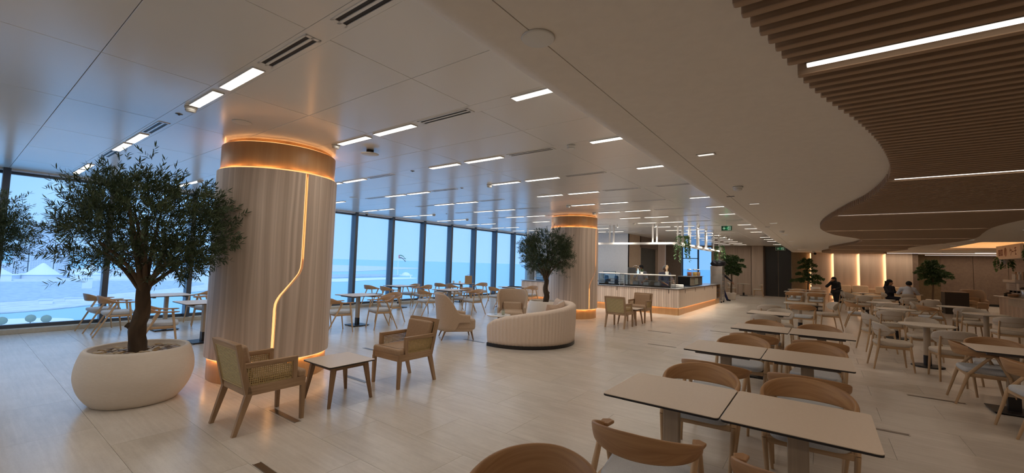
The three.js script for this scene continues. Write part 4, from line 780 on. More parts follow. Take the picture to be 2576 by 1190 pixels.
// ---------- sofa and lounge pieces at the far wall ----------
{
  const s = thing('long_sofa', 'long low tan sofa under the far light strips', 'sofa', [2.3, 0, -30.5]);
  part('base', box(3.4, 0.3, 0.85, 0, 0.2, 0, 0.03), M.sofaFar, s); for (let i = 0; i < 3; i++) part('seat_cushion', box(1.1, 0.14, 0.8, -1.13 + i * 1.13, 0.41, 0.04, 0.04), M.sofaFar, s); part('back', box(3.4, 0.42, 0.2, 0, 0.56, -0.36, 0.05), M.sofaFar, s); part('arm', box(0.16, 0.32, 0.85, 1.75, 0.44, 0, 0.04), M.sofaFar, s); part('arm', box(0.16, 0.32, 0.85, -1.75, 0.44, 0, 0.04), M.sofaFar, s);
  const pg = box(0.72, 0.42, 0.16, 0, 0, 0, 0.07); [[-1.3, 'first from the left'], [-0.55, 'second from the left'], [0.45, 'third from the left'], [1.2, 'last on the right']].forEach(([x, w]) => { const c = solo('back_pillow', pg, M.sofaFar, 'tan back pillow on the far wall sofa, ' + w, 'cushion', [2.3 + x, 0.72, -30.68], 0, 'pillows on the far wall sofa'); c.rotation.x = -0.18; });
  const d = thing('screen_box', 'dark brown low partition box right of the green tree', 'partition', [4.62, 0, -26]); part('panel_front', box(0.72, 0.92, 0.05, 0, 0.46, 0.35, 0.005), std({ color: lin(62, 54, 46), roughness: 0.7 }), d); part('panel_side', box(0.05, 0.92, 0.7, -0.33, 0.46, 0, 0.005), std({ color: lin(62, 54, 46), roughness: 0.7 }), d); part('ledge', box(0.74, 0.03, 0.75, 0, 0.935, 0, 0.005), M.walnut, d);
  const st = thing('cushion_stack', 'stack of tan floor cushions behind the dark partition box', 'cushions', [5.15, 0, -26.4]); for (let i = 0; i < 3; i++) part('cushion', box(0.4, 0.18, 0.4, 0, 0.12 + i * 0.19, 0, 0.06), M.sofaFar, st);
  const c = put(wing, 'wing_armchair', 'olive brown lounge armchair standing by the dark far wall', 'armchair', [5.6, 0, -28], 0.15, 'wing armchairs'); c.scale.setScalar(1.06);
}
// ---------- service counter ----------
{
  const XC = -3.95, ZC = -15.1, XE = -10.6, ZE = -21.5, D = 0.75, H = 0.9, PB = 0.25;
  const c = thing('service_counter', 'long L shaped timber service counter with steel top and glowing plinth', 'counter', [0, 0, 0]);
  // timber planks, front then side
  const planks = (n, f) => { for (let i = 0; i < n; i++) f(i); };
  const nf = 26, wf = (XC - XE) / nf, gf = box(wf - 0.004, H - PB - 0.03, 0.025, 0, 0, 0, 0.003, 'y');
  planks(nf, (i) => { part('plank', gf, M.veneer, c).position.set(XE + (i + 0.5) * wf, (H + PB - 0.03) / 2, ZC - 0.0125); });
  const ns = 22, ws = (ZC - ZE) / ns, gs = box(0.025, H - PB - 0.03, ws - 0.004, 0, 0, 0, 0.003, 'y');
  planks(ns, (i) => { part('plank', gs, M.veneer, c).position.set(XC - 0.0125, (H + PB - 0.03) / 2, ZC - (i + 0.5) * ws); });
  part('carcass', merge([box(XC - XE - 0.05, H - 0.32, D - 0.06, (XC + XE) / 2, 0.59, ZC - D / 2), box(D - 0.06, H - 0.32, ZC - ZE - 0.05, XC - D / 2, 0.59, (ZC + ZE) / 2)]), M.walnut, c);
  part('plinth', merge([box(XC - XE - 0.04, PB - 0.01, D - 0.08, (XC + XE) / 2, PB / 2 - 0.005, ZC - D / 2, 0, 'y'), box(D - 0.08, PB - 0.01, ZC - ZE - 0.04, XC - D / 2, PB / 2 - 0.005, (ZC + ZE) / 2, 0, 'y')]), M.bronze, c);
  part('worktop', merge([box(XC - XE + 0.04, 0.03, D + 0.04, (XC + XE) / 2, H + 0.005, ZC - D / 2, 0.006), box(D + 0.04, 0.03, ZC - ZE, XC - D / 2, H + 0.006, (ZC + ZE) / 2, 0.006)]), M.steel, c);
  part('led_strip', merge([box(XC - XE - 0.02, 0.008, 0.012, (XC + XE) / 2, PB + 0.003, ZC - 0.03), box(0.012, 0.008, ZC - ZE - 0.02, XC - 0.03, PB + 0.003, (ZC + ZE) / 2)]), M.ledGlow, c);
  areaLight('strip_light', WARMER, LAMP.led * 1.6, XC - XE - 0.1, 0.018, (XC + XE) / 2, PB - 0.004, ZC - 0.018, -PI / 2, 0, c); areaLight('strip_light', WARMER, LAMP.led * 1.6, 0.018, ZC - ZE - 0.1, XC - 0.018, PB - 0.004, (ZC + ZE) / 2, -PI / 2, 0, c);
  // open shelf bay at the far end of the side run
  const shelf = thing('shelf_bay', 'open dark shelf bay at the far end of the counter side', 'shelf', [XC - 0.35, 0, ZE - 0.45]);
  part('side_panel', box(0.7, 0.65, 0.03, 0, 0.575, 0.42), M.walnut, shelf); part('side_panel', box(0.7, 0.65, 0.03, 0, 0.575, -0.42), M.walnut, shelf); part('back_panel', box(0.03, 0.65, 0.84, -0.34, 0.575, 0), M.slatBack, shelf); part('top_board', box(0.72, 0.03, 0.9, 0, 0.906, 0), M.steel, shelf); part('plinth', box(0.66, 0.24, 0.84, -0.02, 0.12, 0), M.bronze, shelf);
  [0.27, 0.5, 0.7].forEach((y) => part('shelf_board', box(0.66, 0.02, 0.82, 0, y, 0), M.steel, shelf));
  // pull slots on the plank faces
  const slot = box(0.02, 0.13, 0.01, 0, 0, 0); [[-6.2, 'front, under the glass cases'], [-4.3, 'front, near the corner']].forEach(([x, w]) => solo('pull_slot', slot, M.slatBack, 'narrow dark pull slot on the counter ' + w, 'pull slot', [x, 0.8, ZC + 0.004]));
  [-15.9, -17.4, -19.0, -20.6].forEach((z, i) => solo('pull_slot', slot, M.slatBack, `narrow dark pull slot on the counter side, ${ORD[i]} from the corner`, 'pull slot', [XC + 0.004, 0.8, z], PI / 2));
  // glass display cases
  const kase = (x, w, h, l) => {
    const t = thing('display_case', l, 'display case', [x, H + 0.02, ZC - 0.36]), d = 0.55;
    part('frame', merge([box(0.02, h, 0.02, -w / 2, h / 2, d / 2), box(0.02, h, 0.02, w / 2, h / 2, d / 2), box(0.02, h, 0.02, -w / 2, h / 2, -d / 2), box(0.02, h, 0.02, w / 2, h / 2, -d / 2), box(w, 0.02, 0.02, 0, h - 0.01, -d / 2), box(w, 0.02, 0.02, 0, h - 0.01, d / 2), box(0.02, 0.02, d, -w / 2, h - 0.01, 0), box(0.02, 0.02, d, w / 2, h - 0.01, 0)]), M.steel, t);
    part('front_pane', box(w - 0.02, h - 0.02, 0.006, 0, h / 2, d / 2), M.caseGlass, t); part('side_pane', box(0.006, h - 0.02, d - 0.02, -w / 2, h / 2, 0), M.caseGlass, t); part('side_pane', box(0.006, h - 0.02, d - 0.02, w / 2, h / 2, 0), M.caseGlass, t);
    part('top_board', box(w + 0.02, 0.025, d + 0.04, 0, h + 0.012, 0, 0.004), M.whiteMetal, t); part('shelf_board', box(w - 0.04, 0.008, d - 0.06, 0, h * 0.5, 0), M.steel, t); part('tray_deck', box(w - 0.02, 0.05, d - 0.02, 0, 0.026, 0), M.blackGloss, t);
    return t;
  };
  kase(-6.55, 0.85, 0.43, 'short glass display case at the left end of the counter front'); kase(-5.1, 1.7, 0.43, 'long glass display case near the counter corner'); kase(-9.5, 0.8, 0.43, 'glass display case behind the tree trunk, far left of the counter');
  // inside and on top of the cases
  const plate = lathe([[0, 0], [0.07, 0], [0.11, 0.014], [0.108, 0.018], [0.06, 0.006], [0, 0.006]], 24), tub = box(0.2, 0.12, 0.16, 0, 0.06, 0, 0.01);
  [[-5.6, 'left'], [-5.2, 'middle'], [-4.8, 'right']].forEach(([x, w]) => { solo('white_tub', tub, M.whitePlastic, `white food tub inside the long display case, ${w}`, 'tub', [x, H + 0.072, ZC - 0.36]); });
  [[-5.35, 'left'], [-4.6, 'right']].forEach(([x, w]) => solo('plate', plate, M.whitePlastic, `white plate on the upper case shelf, ${w}`, 'plate', [x, H + 0.24, ZC - 0.34]));
  [[-6.75, 'left'], [-6.35, 'right']].forEach(([x, w]) => solo('dark_canister', lathe([[0, 0], [0.07, 0], [0.075, 0.02], [0.075, 0.26], [0.05, 0.3], [0, 0.3]], 20), M.blackGloss, `dark canister inside the short display case, ${w}`, 'canister', [x, H + 0.072, ZC - 0.3]));
  solo('wire_basket', new THREE.TorusGeometry(0.16, 0.006, 6, 30).rotateX(PI / 2).translate(0, 0.1, 0), M.steel, 'round wire ring stand on the case top', 'ring stand', [-5.62, H + 0.62, ZC - 0.5]).rotation.x = PI / 2;
  const tb = thing('menu_board', 'small black menu board standing on the long case', 'menu board', [-5.75, H + 0.455, ZC - 0.3], 0.1); part('board', box(0.3, 0.24, 0.02, 0, 0.13, 0, 0.004).rotateX(-0.15), M.black, tb); part('lettering', merge([0.16, 0.125, 0.09].map((y, i) => box(0.14 - i * 0.02, 0.012, 0.003, 0, y, 0.008).rotateX(-0.15))), M.whitePlastic, tb);
  solo('spray_bottle', lathe([[0, 0], [0.035, 0], [0.036, 0.13], [0.015, 0.17], [0.014, 0.22], [0, 0.22]], 16), std({ color: lin(190, 220, 240), roughness: 0.3 }), 'pale blue bottle beside the menu board', 'bottle', [-5.5, H + 0.455, ZC - 0.28]);
  { const p = thing('flower_pot', 'small pot of green sprigs on the display case', 'plant', [-5.4, H + 0.455, ZC - 0.4]); part('pot', lathe([[0, 0], [0.04, 0], [0.055, 0.09], [0.05, 0.09], [0, 0.08]], 16), M.whitePlastic, p); const l = []; for (let i = 0; i < 40; i++) { const g = leafGeo(0.07, 0.02); g.rotateX(rr(-1.3, 0.2)); g.rotateY(rr(0, 6.28)); g.translate(rr(-0.03, 0.03), 0.1 + rr(0, 0.08), rr(-0.03, 0.03)); l.push(g); } tag(part('foliage', mergeGeometries(l), M.ivy, p), undefined, undefined, undefined, 'stuff'); }
  { const t = thing('utensil_jar', 'white jar of wooden utensils on the long case', 'utensil jar', [-4.45, H + 0.455, ZC - 0.3]); part('jar', lathe([[0, 0], [0.05, 0], [0.055, 0.14], [0.05, 0.14], [0, 0.02]], 18), M.whitePlastic, t); for (const [a, b] of [[0.02, 0.3], [-0.025, 0.27], [0.0, 0.33]]) { const u = part('utensil', limb(V(a * 0.3, 0.03, 0), V(a * 1.4, b, a), 0.006, 0.01, 6), M.oak, t); part('paddle', box(0.05, 0.08, 0.008, a * 1.4, b, a, 0.003), M.oak, u); } }
  // small trays and a screen along the white back wall
  const prep = thing('back_counter', 'steel back counter against the white kitchen wall', 'counter', [-9.9, 0, ZCORE + 0.4]); part('top', box(4.6, 0.04, 0.7, 0, 0.9, 0), M.steel, prep); part('cabinet', box(4.6, 0.88, 0.66, 0, 0.44, 0), M.whiteMetal, prep);
  const mon = (x, w, h, l) => { const t = thing('order_screen', l, 'screen', [x, 0.92, ZCORE + 0.5]); part('panel', box(w, h, 0.03, 0, 0.12 + h / 2, 0, 0.004), M.black, t); part('display', box(w - 0.03, h - 0.03, 0.004, 0, 0.12 + h / 2, 0.016), std({ color: lin(190, 206, 216), roughness: 0.2 }), t); part('stand', box(0.1, 0.13, 0.08, 0, 0.065, 0), M.black, t); };
  mon(-9.0, 0.42, 0.3, 'order screen on the back counter, left one'); mon(-8.1, 0.62, 0.34, 'wide order screen on the back counter, right one');
  { const t = thing('coffee_machine_small', 'brown boxy coffee machine on the back counter', 'coffee machine', [-9.9, 0.92, ZCORE + 0.45]); part('body', box(0.45, 0.4, 0.42, 0, 0.24, 0, 0.03), M.pillowBlush, t); part('front_panel', box(0.35, 0.12, 0.02, 0, 0.34, 0.215), M.black, t); }
  // toaster oven and jars on the side run
  const ov = thing('glass_oven', 'black framed countertop oven on the side run', 'oven', [XC - 0.35, H + 0.02, -18.3]);
  part('body', box(0.5, 0.36, 1.9, -0.04, 0.2, 0, 0.01), M.blackGloss, ov); part('door_pane', box(0.01, 0.26, 0.55, 0.215, 0.2, 0.1), std({ color: lin(150, 160, 150), roughness: 0.12, metalness: 0.4 }), ov); part('door_pane', box(0.01, 0.3, 0.7, 0.215, 0.2, 0.78), std({ color: lin(110, 112, 104), roughness: 0.15, metalness: 0.3 }), ov); part('top_board', box(0.54, 0.02, 1.96, -0.02, 0.39, 0), M.steel, ov); for (let i = 0; i < 6; i++) part('grille_bar', box(0.01, 0.28, 0.02, 0.217, 0.2, -0.3 - i * 0.1), M.greyMetal, ov);
  [[-17.75, [150, 80, 50], 'left one'], [-18.6, [196, 150, 70], 'middle one'], [-19.2, [170, 120, 80], 'right one']].forEach(([z, col, w]) => { const t = thing('storage_jar', 'glass storage jar on the oven top, ' + w, 'jar', [XC - 0.3, H + 0.42, z]); part('glass_body', lathe([[0, 0], [0.09, 0], [0.095, 0.02], [0.095, 0.2], [0.07, 0.24]], 20), M.caseGlass, t); part('contents', lathe([[0, 0.006], [0.084, 0.006], [0.086, 0.16], [0, 0.165]], 18), std({ color: lin(...col), roughness: 0.7 }), t); part('lid', lathe([[0, 0.29], [0.05, 0.285], [0.08, 0.26], [0.08, 0.24], [0, 0.24]].reverse(), 20), M.steel, t); });
  solo('till', box(0.3, 0.1, 0.3, 0, 0.06, 0, 0.02), M.whiteMetal, 'small white till pad near the counter corner', 'till', [-4.2, H + 0.02, -16.05], 0.3);
  solo('hand_card_reader', box(0.09, 0.04, 0.16, 0, 0.02, 0, 0.01), M.black, 'small card reader beside the till', 'card reader', [-4.15, H + 0.02, -16.4], 0.3);
  // tray rack trolley with a dark bag on top
  const rk = thing('tray_rack', 'tall tray trolley wrapped in clear film at the counter end', 'trolley', [-4.15, 0, -22.85]);
  part('post', merge([[-1, -1], [1, -1], [-1, 1], [1, 1]].map(([a, b]) => box(0.03, 1.72, 0.03, a * 0.24, 0.92, b * 0.3))), M.steel, rk); for (let i = 0; i < 14; i++) part('tray', box(0.48, 0.03 + 0.025 * (i % 3), 0.58, rr(-0.01, 0.01), 0.25 + i * 0.11, 0, 0.008), i % 2 ? M.leatherTan : M.brassFloor, rk); part('film', box(0.53, 1.65, 0.66, 0, 0.95, 0), phy({ color: lin(235, 230, 226), roughness: 0.12, transmission: 0.75, thickness: 0, ior: 1.4 }), rk); for (const [a, b] of [[-1, -1], [1, -1], [-1, 1], [1, 1]]) part('castor', lathe([[0, 0], [0.03, 0], [0.03, 0.06], [0, 0.06]], 12).translate(a * 0.22, 0, b * 0.27), M.black, rk);
  const bag = new THREE.SphereGeometry(1, 24, 16), bp = bag.attributes.position; for (let i = 0; i < bp.count; i++) { const x = bp.getX(i), y = bp.getY(i), z = bp.getZ(i), k = 1 + 0.12 * Math.sin(5 * x + 3 * z) * Math.sin(4 * y + 2); bp.setXYZ(i, x * 0.34 * k, Math.max(-0.5, y) * 0.2 * k * (1 - 0.35 * (z * 0.5 + x * 0.5)), z * 0.42 * k); } bag.computeVertexNormals();
  solo('dark_bag', bag, std({ color: lin(28, 30, 42), roughness: 0.6 }), 'slumped dark blue bag on top of the tray trolley', 'bag', [-4.1, 1.9, -22.85]);
  // ceiling hung white frame
  const fr = thing('plant_trellis', 'white ladder like metal trellis hanging over the counter', 'trellis', [0, 0, 0]);
  const Y0 = 2.5, xf = -4.0, zf = -15.2;
  part('rail', merge([box(6.6, 0.07, 0.07, xf - 3.3, Y0, zf), box(0.07, 0.07, 7.4, xf, Y0, zf - 3.7), box(6.6, 0.05, 0.05, xf - 3.3, Y0, zf - 0.35), box(0.05, 0.05, 7.4, xf - 0.35, Y0, zf - 3.7)]), M.whiteMetal, fr);
  [-4.03, -4.75, -4.9, -6.4, -6.56, -8.2, -8.36, -10.4].forEach((x) => part('hanger', box(0.05, HL - Y0, 0.05, x, (HL + Y0) / 2, zf), M.whiteMetal, fr)); [-15.75, -16.6, -17.9, -18.1, -19.4, -21.1, -22.4].forEach((z) => part('hanger', box(0.05, HL - Y0, 0.05, xf, (HL + Y0) / 2, z), M.whiteMetal, fr)); [-17.0, -18.3, -19.8, -21.4].forEach((z) => part('hanger', box(0.05, HL - Y0, 0.05, xf - 0.35, (HL + Y0) / 2, z), M.whiteMetal, fr));
  [-10.2, -7.3].forEach((x) => part('hanger', box(0.05, HL - Y0, 0.05, x, (HL + Y0) / 2, zf - 0.35), M.whiteMetal, fr));
}
// ---------- track spots over the side run ----------
{
  const sp = proto();
  part('stem', lathe([[0.01, 0], [0.01, -0.1]], 8), M.whiteMetal, sp);
  part('head', limb(V(0, -0.09, 0), V(-0.07, -0.2, 0), 0.03, 0.04, 16), M.whiteMetal, sp);
  part('lens', new THREE.SphereGeometry(0.034, 14, 10).translate(-0.075, -0.206, 0), M.panelGlow, sp);
  for (let i = 0; i < 6; i++) {
    const t = put(sp, 'track_spot', `small white ceiling spotlight over the counter side, ${ORD[i]} from the corner`, 'spotlight', [-3.45, HL, -15.8 - i * 1.25], 0, 'spotlights over the counter side'); t.scale.setScalar(0.65);
    const l = new THREE.SpotLight(new THREE.Color().setRGB(1, 0.9, 0.76), 9, 0, 0.75, 0.7); l.name = 'spot_light'; l.position.set(-0.1, -0.25, 0); l.castShadow = true; l.target.position.set(-1.1, -3.0, 0.2); t.add(l, l.target);
  }
  for (let i = 0; i < 4; i++) {
    const t = put(sp, 'track_spot', `small white ceiling spotlight over the counter front, ${ORD[i]} from the corner`, 'spotlight', [-4.6 - i * 1.4, HL, -14.55], -PI / 2, 'spotlights over the counter front'); t.scale.setScalar(0.65);
    const l = new THREE.SpotLight(new THREE.Color().setRGB(1, 0.92, 0.8), 9, 0, 0.8, 0.7); l.name = 'spot_light'; l.position.set(-0.1, -0.25, 0); l.castShadow = true; l.target.position.set(-1.2, -3.0, 0); t.add(l, l.target);
  }
}
// ---------- exit signs ----------
{
  const cv = document.createElement('canvas'); cv.width = 512; cv.height = 240; const x = cv.getContext('2d');
  x.fillStyle = '#0a4a33'; x.fillRect(0, 0, 512, 240); x.fillStyle = '#e8f2ea';
  x.beginPath(); x.moveTo(110, 40); x.lineTo(146, 40); x.lineTo(146, 125); x.lineTo(178, 95); x.lineTo(200, 120); x.lineTo(128, 200); x.lineTo(56, 120); x.lineTo(78, 95); x.lineTo(110, 125); x.fill();
  x.fillRect(310, 28, 150, 186); x.fillStyle = '#0a4a33'; x.beginPath(); x.arc(402, 62, 15, 0, 7); x.fill();
  x.lineWidth = 20; x.lineCap = 'round'; x.strokeStyle = '#0a4a33'; const st = (...p) => { x.beginPath(); x.moveTo(p[0], p[1]); for (let i = 2; i < p.length; i += 2) x.lineTo(p[i], p[i + 1]); x.stroke(); };
  st(390, 92, 366, 140); st(366, 140, 396, 168, 384, 206); st(366, 140, 348, 176, 318, 180); st(386, 98, 352, 96, 336, 122); st(392, 98, 420, 122, 440, 112);
  const t = new THREE.CanvasTexture(cv); t.colorSpace = THREE.SRGBColorSpace;
  const face = std({ map: t, emissiveMap: t, emissive: 0xffffff, emissiveIntensity: 0.05, roughness: 0.4 });
  [[-2.42, 2.95, -14.8, 0.3, 0.145, 'lit green exit sign with down arrow under the panel ceiling'], [-2.05, 3.02, ZF + 0.12, 0.5, 0.2, 'far green exit sign above the dark doorway']].forEach(([px, py, pz, w, h, l]) => {
    const s = thing('exit_sign', l, 'exit sign', [px, py, pz], 0); part('housing', box(w + 0.03, h + 0.03, 0.03, 0, 0, -0.017, 0.006), M.whitePlastic, s); const p = part('sign_face', new THREE.PlaneGeometry(w, h), face, s); p.position.z = 0.001;
    part('hanger', box(0.02, HL - py - h / 2, 0.02, 0, (HL - py + h / 2) / 2 - 0.0, -0.017), M.whiteMetal, s); const pl = new THREE.PointLight(0x2fae7c, 0.02); pl.name = 'sign_light'; pl.position.set(0, 0, 0.06); pl.castShadow = true; s.add(pl);
  });
}
// ---------- coffee kiosk at the right edge ----------
{
  const k = thing('coffee_kiosk', 'grey timber coffee kiosk counter at the right edge', 'counter', [5.72, 0, 0]);
  const n = 16, z0 = -25.2, w = 0.45, g = box(0.03, 0.86, w - 0.006, 0, 0, 0, 0.003, 'y'); for (let i = 0; i < n; i++) part('plank', g, M.veneer, k).position.set(0.015, 0.43, z0 + (i + 0.5) * w);
  part('end_panel', box(0.8, 0.86, 0.03, 0.4, 0.43, z0, 0, 'y'), M.veneer, k); part('worktop', box(1.0, 0.03, n * w + 0.2, 0.38, 0.875, z0 + n * w / 2 - 0.05, 0.005), M.terrazzo, k); part('stone_apron', box(0.02, 0.3, 5, -0.012, 0.72, z0 + 3.6), M.terrazzo, k);
  const m = thing('espresso_machine', 'cream espresso machine with vented side on the kiosk', 'coffee machine', [6.15, 0.89, -24.6], -PI / 2);
  part('body', box(1.3, 0.32, 0.55, 0, 0.4, -0.05, 0.05), M.pillowCream, m); part('hood', box(1.36, 0.12, 0.62, 0, 0.6, 0, 0.03), M.pillowCream, m); part('base', box(1.25, 0.1, 0.6, 0, 0.06, 0, 0.02), M.steel, m); part('upright', box(1.2, 0.3, 0.2, 0, 0.2, -0.15), M.pillowCream, m); for (let i = 0; i < 6; i++) part('vent_slat', box(0.7, 0.012, 0.02, 0.15, 0.3 + i * 0.04, 0.235), M.walnut, m); [-0.4, 0, 0.4].forEach((x) => part('group_head', lathe([[0, 0], [0.04, 0], [0.045, 0.08], [0, 0.08]], 14).translate(x, 0.16, 0.15), M.blackGloss, m));
  const cup = lathe([[0, 0], [0.033, 0], [0.045, 0.13], [0.042, 0.13], [0, 0.012]], 16);
  const cupDown = lathe([[0.042, 0], [0.045, 0], [0.033, 0.13], [0, 0.13]], 16);
  const cc = [[0, 0], [0.11, 0.05], [0.24, -0.02], [0.36, 0.05], [0.5, 0], [0.62, 0.06], [0.74, -0.02], [0.88, 0.04]]; cc.forEach(([a, b], i) => { const t = thing('cup_stack', `stack of paper cups on the espresso machine, ${ORD[i]} from its far end`.replace('nearest', 'first'), 'cups', [6.1 + b, 1.55, -25.1 + a], 0, 'cup stacks on the espresso machine'); const mm = i % 3 === 1 ? M.leatherTan : M.whitePlastic; for (let q = 0; q < 2 + i % 2; q++) part('cup', cupDown.clone().translate(0, q * 0.09, 0), mm, t); });
  const fl = thing('vacuum_flask', 'brushed steel flask with a black lid on the kiosk', 'flask', [5.95, 0.89, -23.5]); part('flask_body', lathe([[0, 0], [0.08, 0], [0.082, 0.32], [0, 0.32]], 22), M.steel, fl); part('lid', lathe([[0, 0.32], [0.1, 0.32], [0.1, 0.37], [0.05, 0.4], [0, 0.4]], 22), M.black, fl);
  const tr = thing('cake_tray', 'round brown cake on a plate by the flask', 'cake', [5.85, 0.89, -24.1]); part('plate', plateGeo(0.2), M.whitePlastic, tr); part('cake', lathe([[0, 0.02], [0.15, 0.02], [0.155, 0.1], [0.14, 0.12], [0, 0.12]], 24), M.walnut, tr);
  solo('dark_grinder', lathe([[0, 0], [0.11, 0], [0.1, 0.08], [0.13, 0.1], [0.06, 0.16], [0, 0.16]], 18), M.blackGloss, 'low dark bowl shaped item at the kiosk end', 'bowl', [5.9, 0.89, -24.95]);
  // hanging kiosk sign
  const cv = document.createElement('canvas'); cv.width = 768; cv.height = 160; const x = cv.getContext('2d'); x.fillStyle = '#e2cfb8'; x.fillRect(0, 0, 768, 160);
  x.fillStyle = '#7a3f22'; x.fillRect(70, 46, 74, 74); x.fillRect(152, 44, 74, 74); x.fillStyle = '#cfae92'; [[88, 62], [118, 62], [88, 92], [118, 92]].forEach(([a, b]) => x.fillRect(a, b, 9, 14)); x.fillRect(172, 58, 10, 44); x.fillRect(196, 58, 10, 44);
  x.fillStyle = '#8a5634'; x.beginPath(); x.ellipse(318, 78, 44, 54, 0, 0, 7); x.fill(); x.fillStyle = '#cfae92'; x.beginPath(); x.ellipse(330, 96, 10, 40, 0.4, 0, 7); x.fill(); x.fillStyle = '#7a4a28';
  x.lineWidth = 14; x.strokeStyle = '#7a4a28'; x.lineCap = 'round'; const st = (...p) => { x.beginPath(); x.moveTo(p[0], p[1]); for (let i = 2; i < p.length; i += 2) x.lineTo(p[i], p[i + 1]); x.stroke(); };
  st(470, 40, 456, 78); st(462, 62, 510, 62, 486, 118); st(530, 80, 570, 80); st(606, 44, 650, 40); st(602, 74, 654, 70); st(628, 40, 624, 112, 654, 112);
  const t = new THREE.CanvasTexture(cv); t.colorSpace = THREE.SRGBColorSpace;
  const s = thing('kiosk_sign', 'hanging cream kiosk sign with brown lettering and an oval emblem', 'sign', [5.35, 2.52, -22.5], -PI / 2);
  part('sign_box', box(2.4, 0.5, 0.34, 0, 0.02, -0.18, 0.006), M.pillowCream, s); const p = part('sign_face', new THREE.PlaneGeometry(2.36, 0.49), std({ map: t, roughness: 0.6 }), s); p.position.set(0, 0.02, -0.008);
}
// ---------- foliage helpers ----------
function leafGeo(L, W, bend = 0.25) { // a folded, slightly curved blade
  const g = new THREE.BufferGeometry(), p = [], n = 3; const row = [];
  for (let i = 0; i <= n; i++) { const t = i / n, w = W * Math.sin(PI * Math.min(0.98, 0.06 + t * 0.92)) * 0.5, z = L * t, y = -bend * L * t * t; row.push([[-w, y + w * 0.35, z], [0, y, z], [w, y + w * 0.35, z]]); }
  for (let i = 0; i < n; i++) for (const [a, b] of [[0, 1], [1, 2]]) { p.push(...row[i][a], ...row[i + 1][a], ...row[i + 1][b], ...row[i][a], ...row[i + 1][b], ...row[i][b]); }
  g.setAttribute('position', new THREE.Float32BufferAttribute(p, 3)); g.computeVertexNormals(); return g;
}
function plateGeo(r) { return lathe([[0, 0], [r * 0.6, 0], [r, 0.014], [r * 0.97, 0.02], [r * 0.55, 0.006], [0, 0.006]], 28); }
function tubeTaper(pts, r0, r1, seg = 8) {
  const c = new THREE.CatmullRomCurve3(pts), n = Math.max(4, pts.length * 4), F = c.computeFrenetFrames(n), rings = [];
  for (let i = 0; i <= n; i++) { const p = c.getPointAt(i / n), r = lerp(r0, r1, i / n), k = []; for (let j = 0; j < seg; j++) { const a = j / seg * 2 * PI, w = 1 + 0.13 * Math.sin(3 * a + i * 0.7) + 0.05 * Math.sin(7 * a + i); k.push(p.clone().addScaledVector(F.normals[i], Math.cos(a) * r * w).addScaledVector(F.binormals[i], Math.sin(a) * r * w)); } rings.push(k); }
  return loft(rings).toNonIndexed();
}
// many copies of one small leaf into one geometry
function scatter(base, list) {
  const bp = base.attributes.position.array, bn = base.attributes.normal.array, n = bp.length / 3, P = new Float32Array(list.length * bp.length), N = new Float32Array(P.length), v = V();
  const m = new THREE.Matrix4(), nm = new THREE.Matrix3();
  list.forEach((mat, i) => { nm.getNormalMatrix(mat); for (let k = 0; k < n; k++) { v.set(bp[k * 3], bp[k * 3 + 1], bp[k * 3 + 2]).applyMatrix4(mat); P.set([v.x, v.y, v.z], (i * n + k) * 3); v.set(bn[k * 3], bn[k * 3 + 1], bn[k * 3 + 2]).applyMatrix3(nm).normalize(); N.set([v.x, v.y, v.z], (i * n + k) * 3); } });
  const g = new THREE.BufferGeometry(); g.setAttribute('position', new THREE.BufferAttribute(P, 3)); g.setAttribute('normal', new THREE.BufferAttribute(N, 3)); return g;
}
const UPV = V(0, 1, 0);
function twigLeaves(out, a, dir, len, leafL, n) { // opposite leaves along a twig that curves upward
  const d = dir.clone().normalize(), p = a.clone(), q = new THREE.Quaternion(), s = V(), e = V();
  for (let i = 0; i < n; i++) {
    const t = (i + 1) / n; p.copy(a).addScaledVector(d, len * t).addScaledVector(UPV, len * 0.12 * t * t);
    for (const side of i === n - 1 ? [-1, 1, 0] : [-1, 1]) {
      const az = rr(0, 6.28); s.set(Math.cos(az), rr(-0.3, 0.5), Math.sin(az)).cross(d).normalize();
      e.copy(d).multiplyScalar(side === 0 ? 1 : 0.75).addScaledVector(s, side * 0.95).addScaledVector(UPV, 0.12).normalize();
      const roll = new THREE.Quaternion().setFromAxisAngle(V(0, 0, 1), rr(-0.9, 0.9)), k = leafL * rr(0.7, 1.2);
      q.setFromUnitVectors(V(0, 0, 1), e).multiply(roll);
      out.push(new THREE.Matrix4().compose(p, q, V(k, k, k)));
    }
  }
}
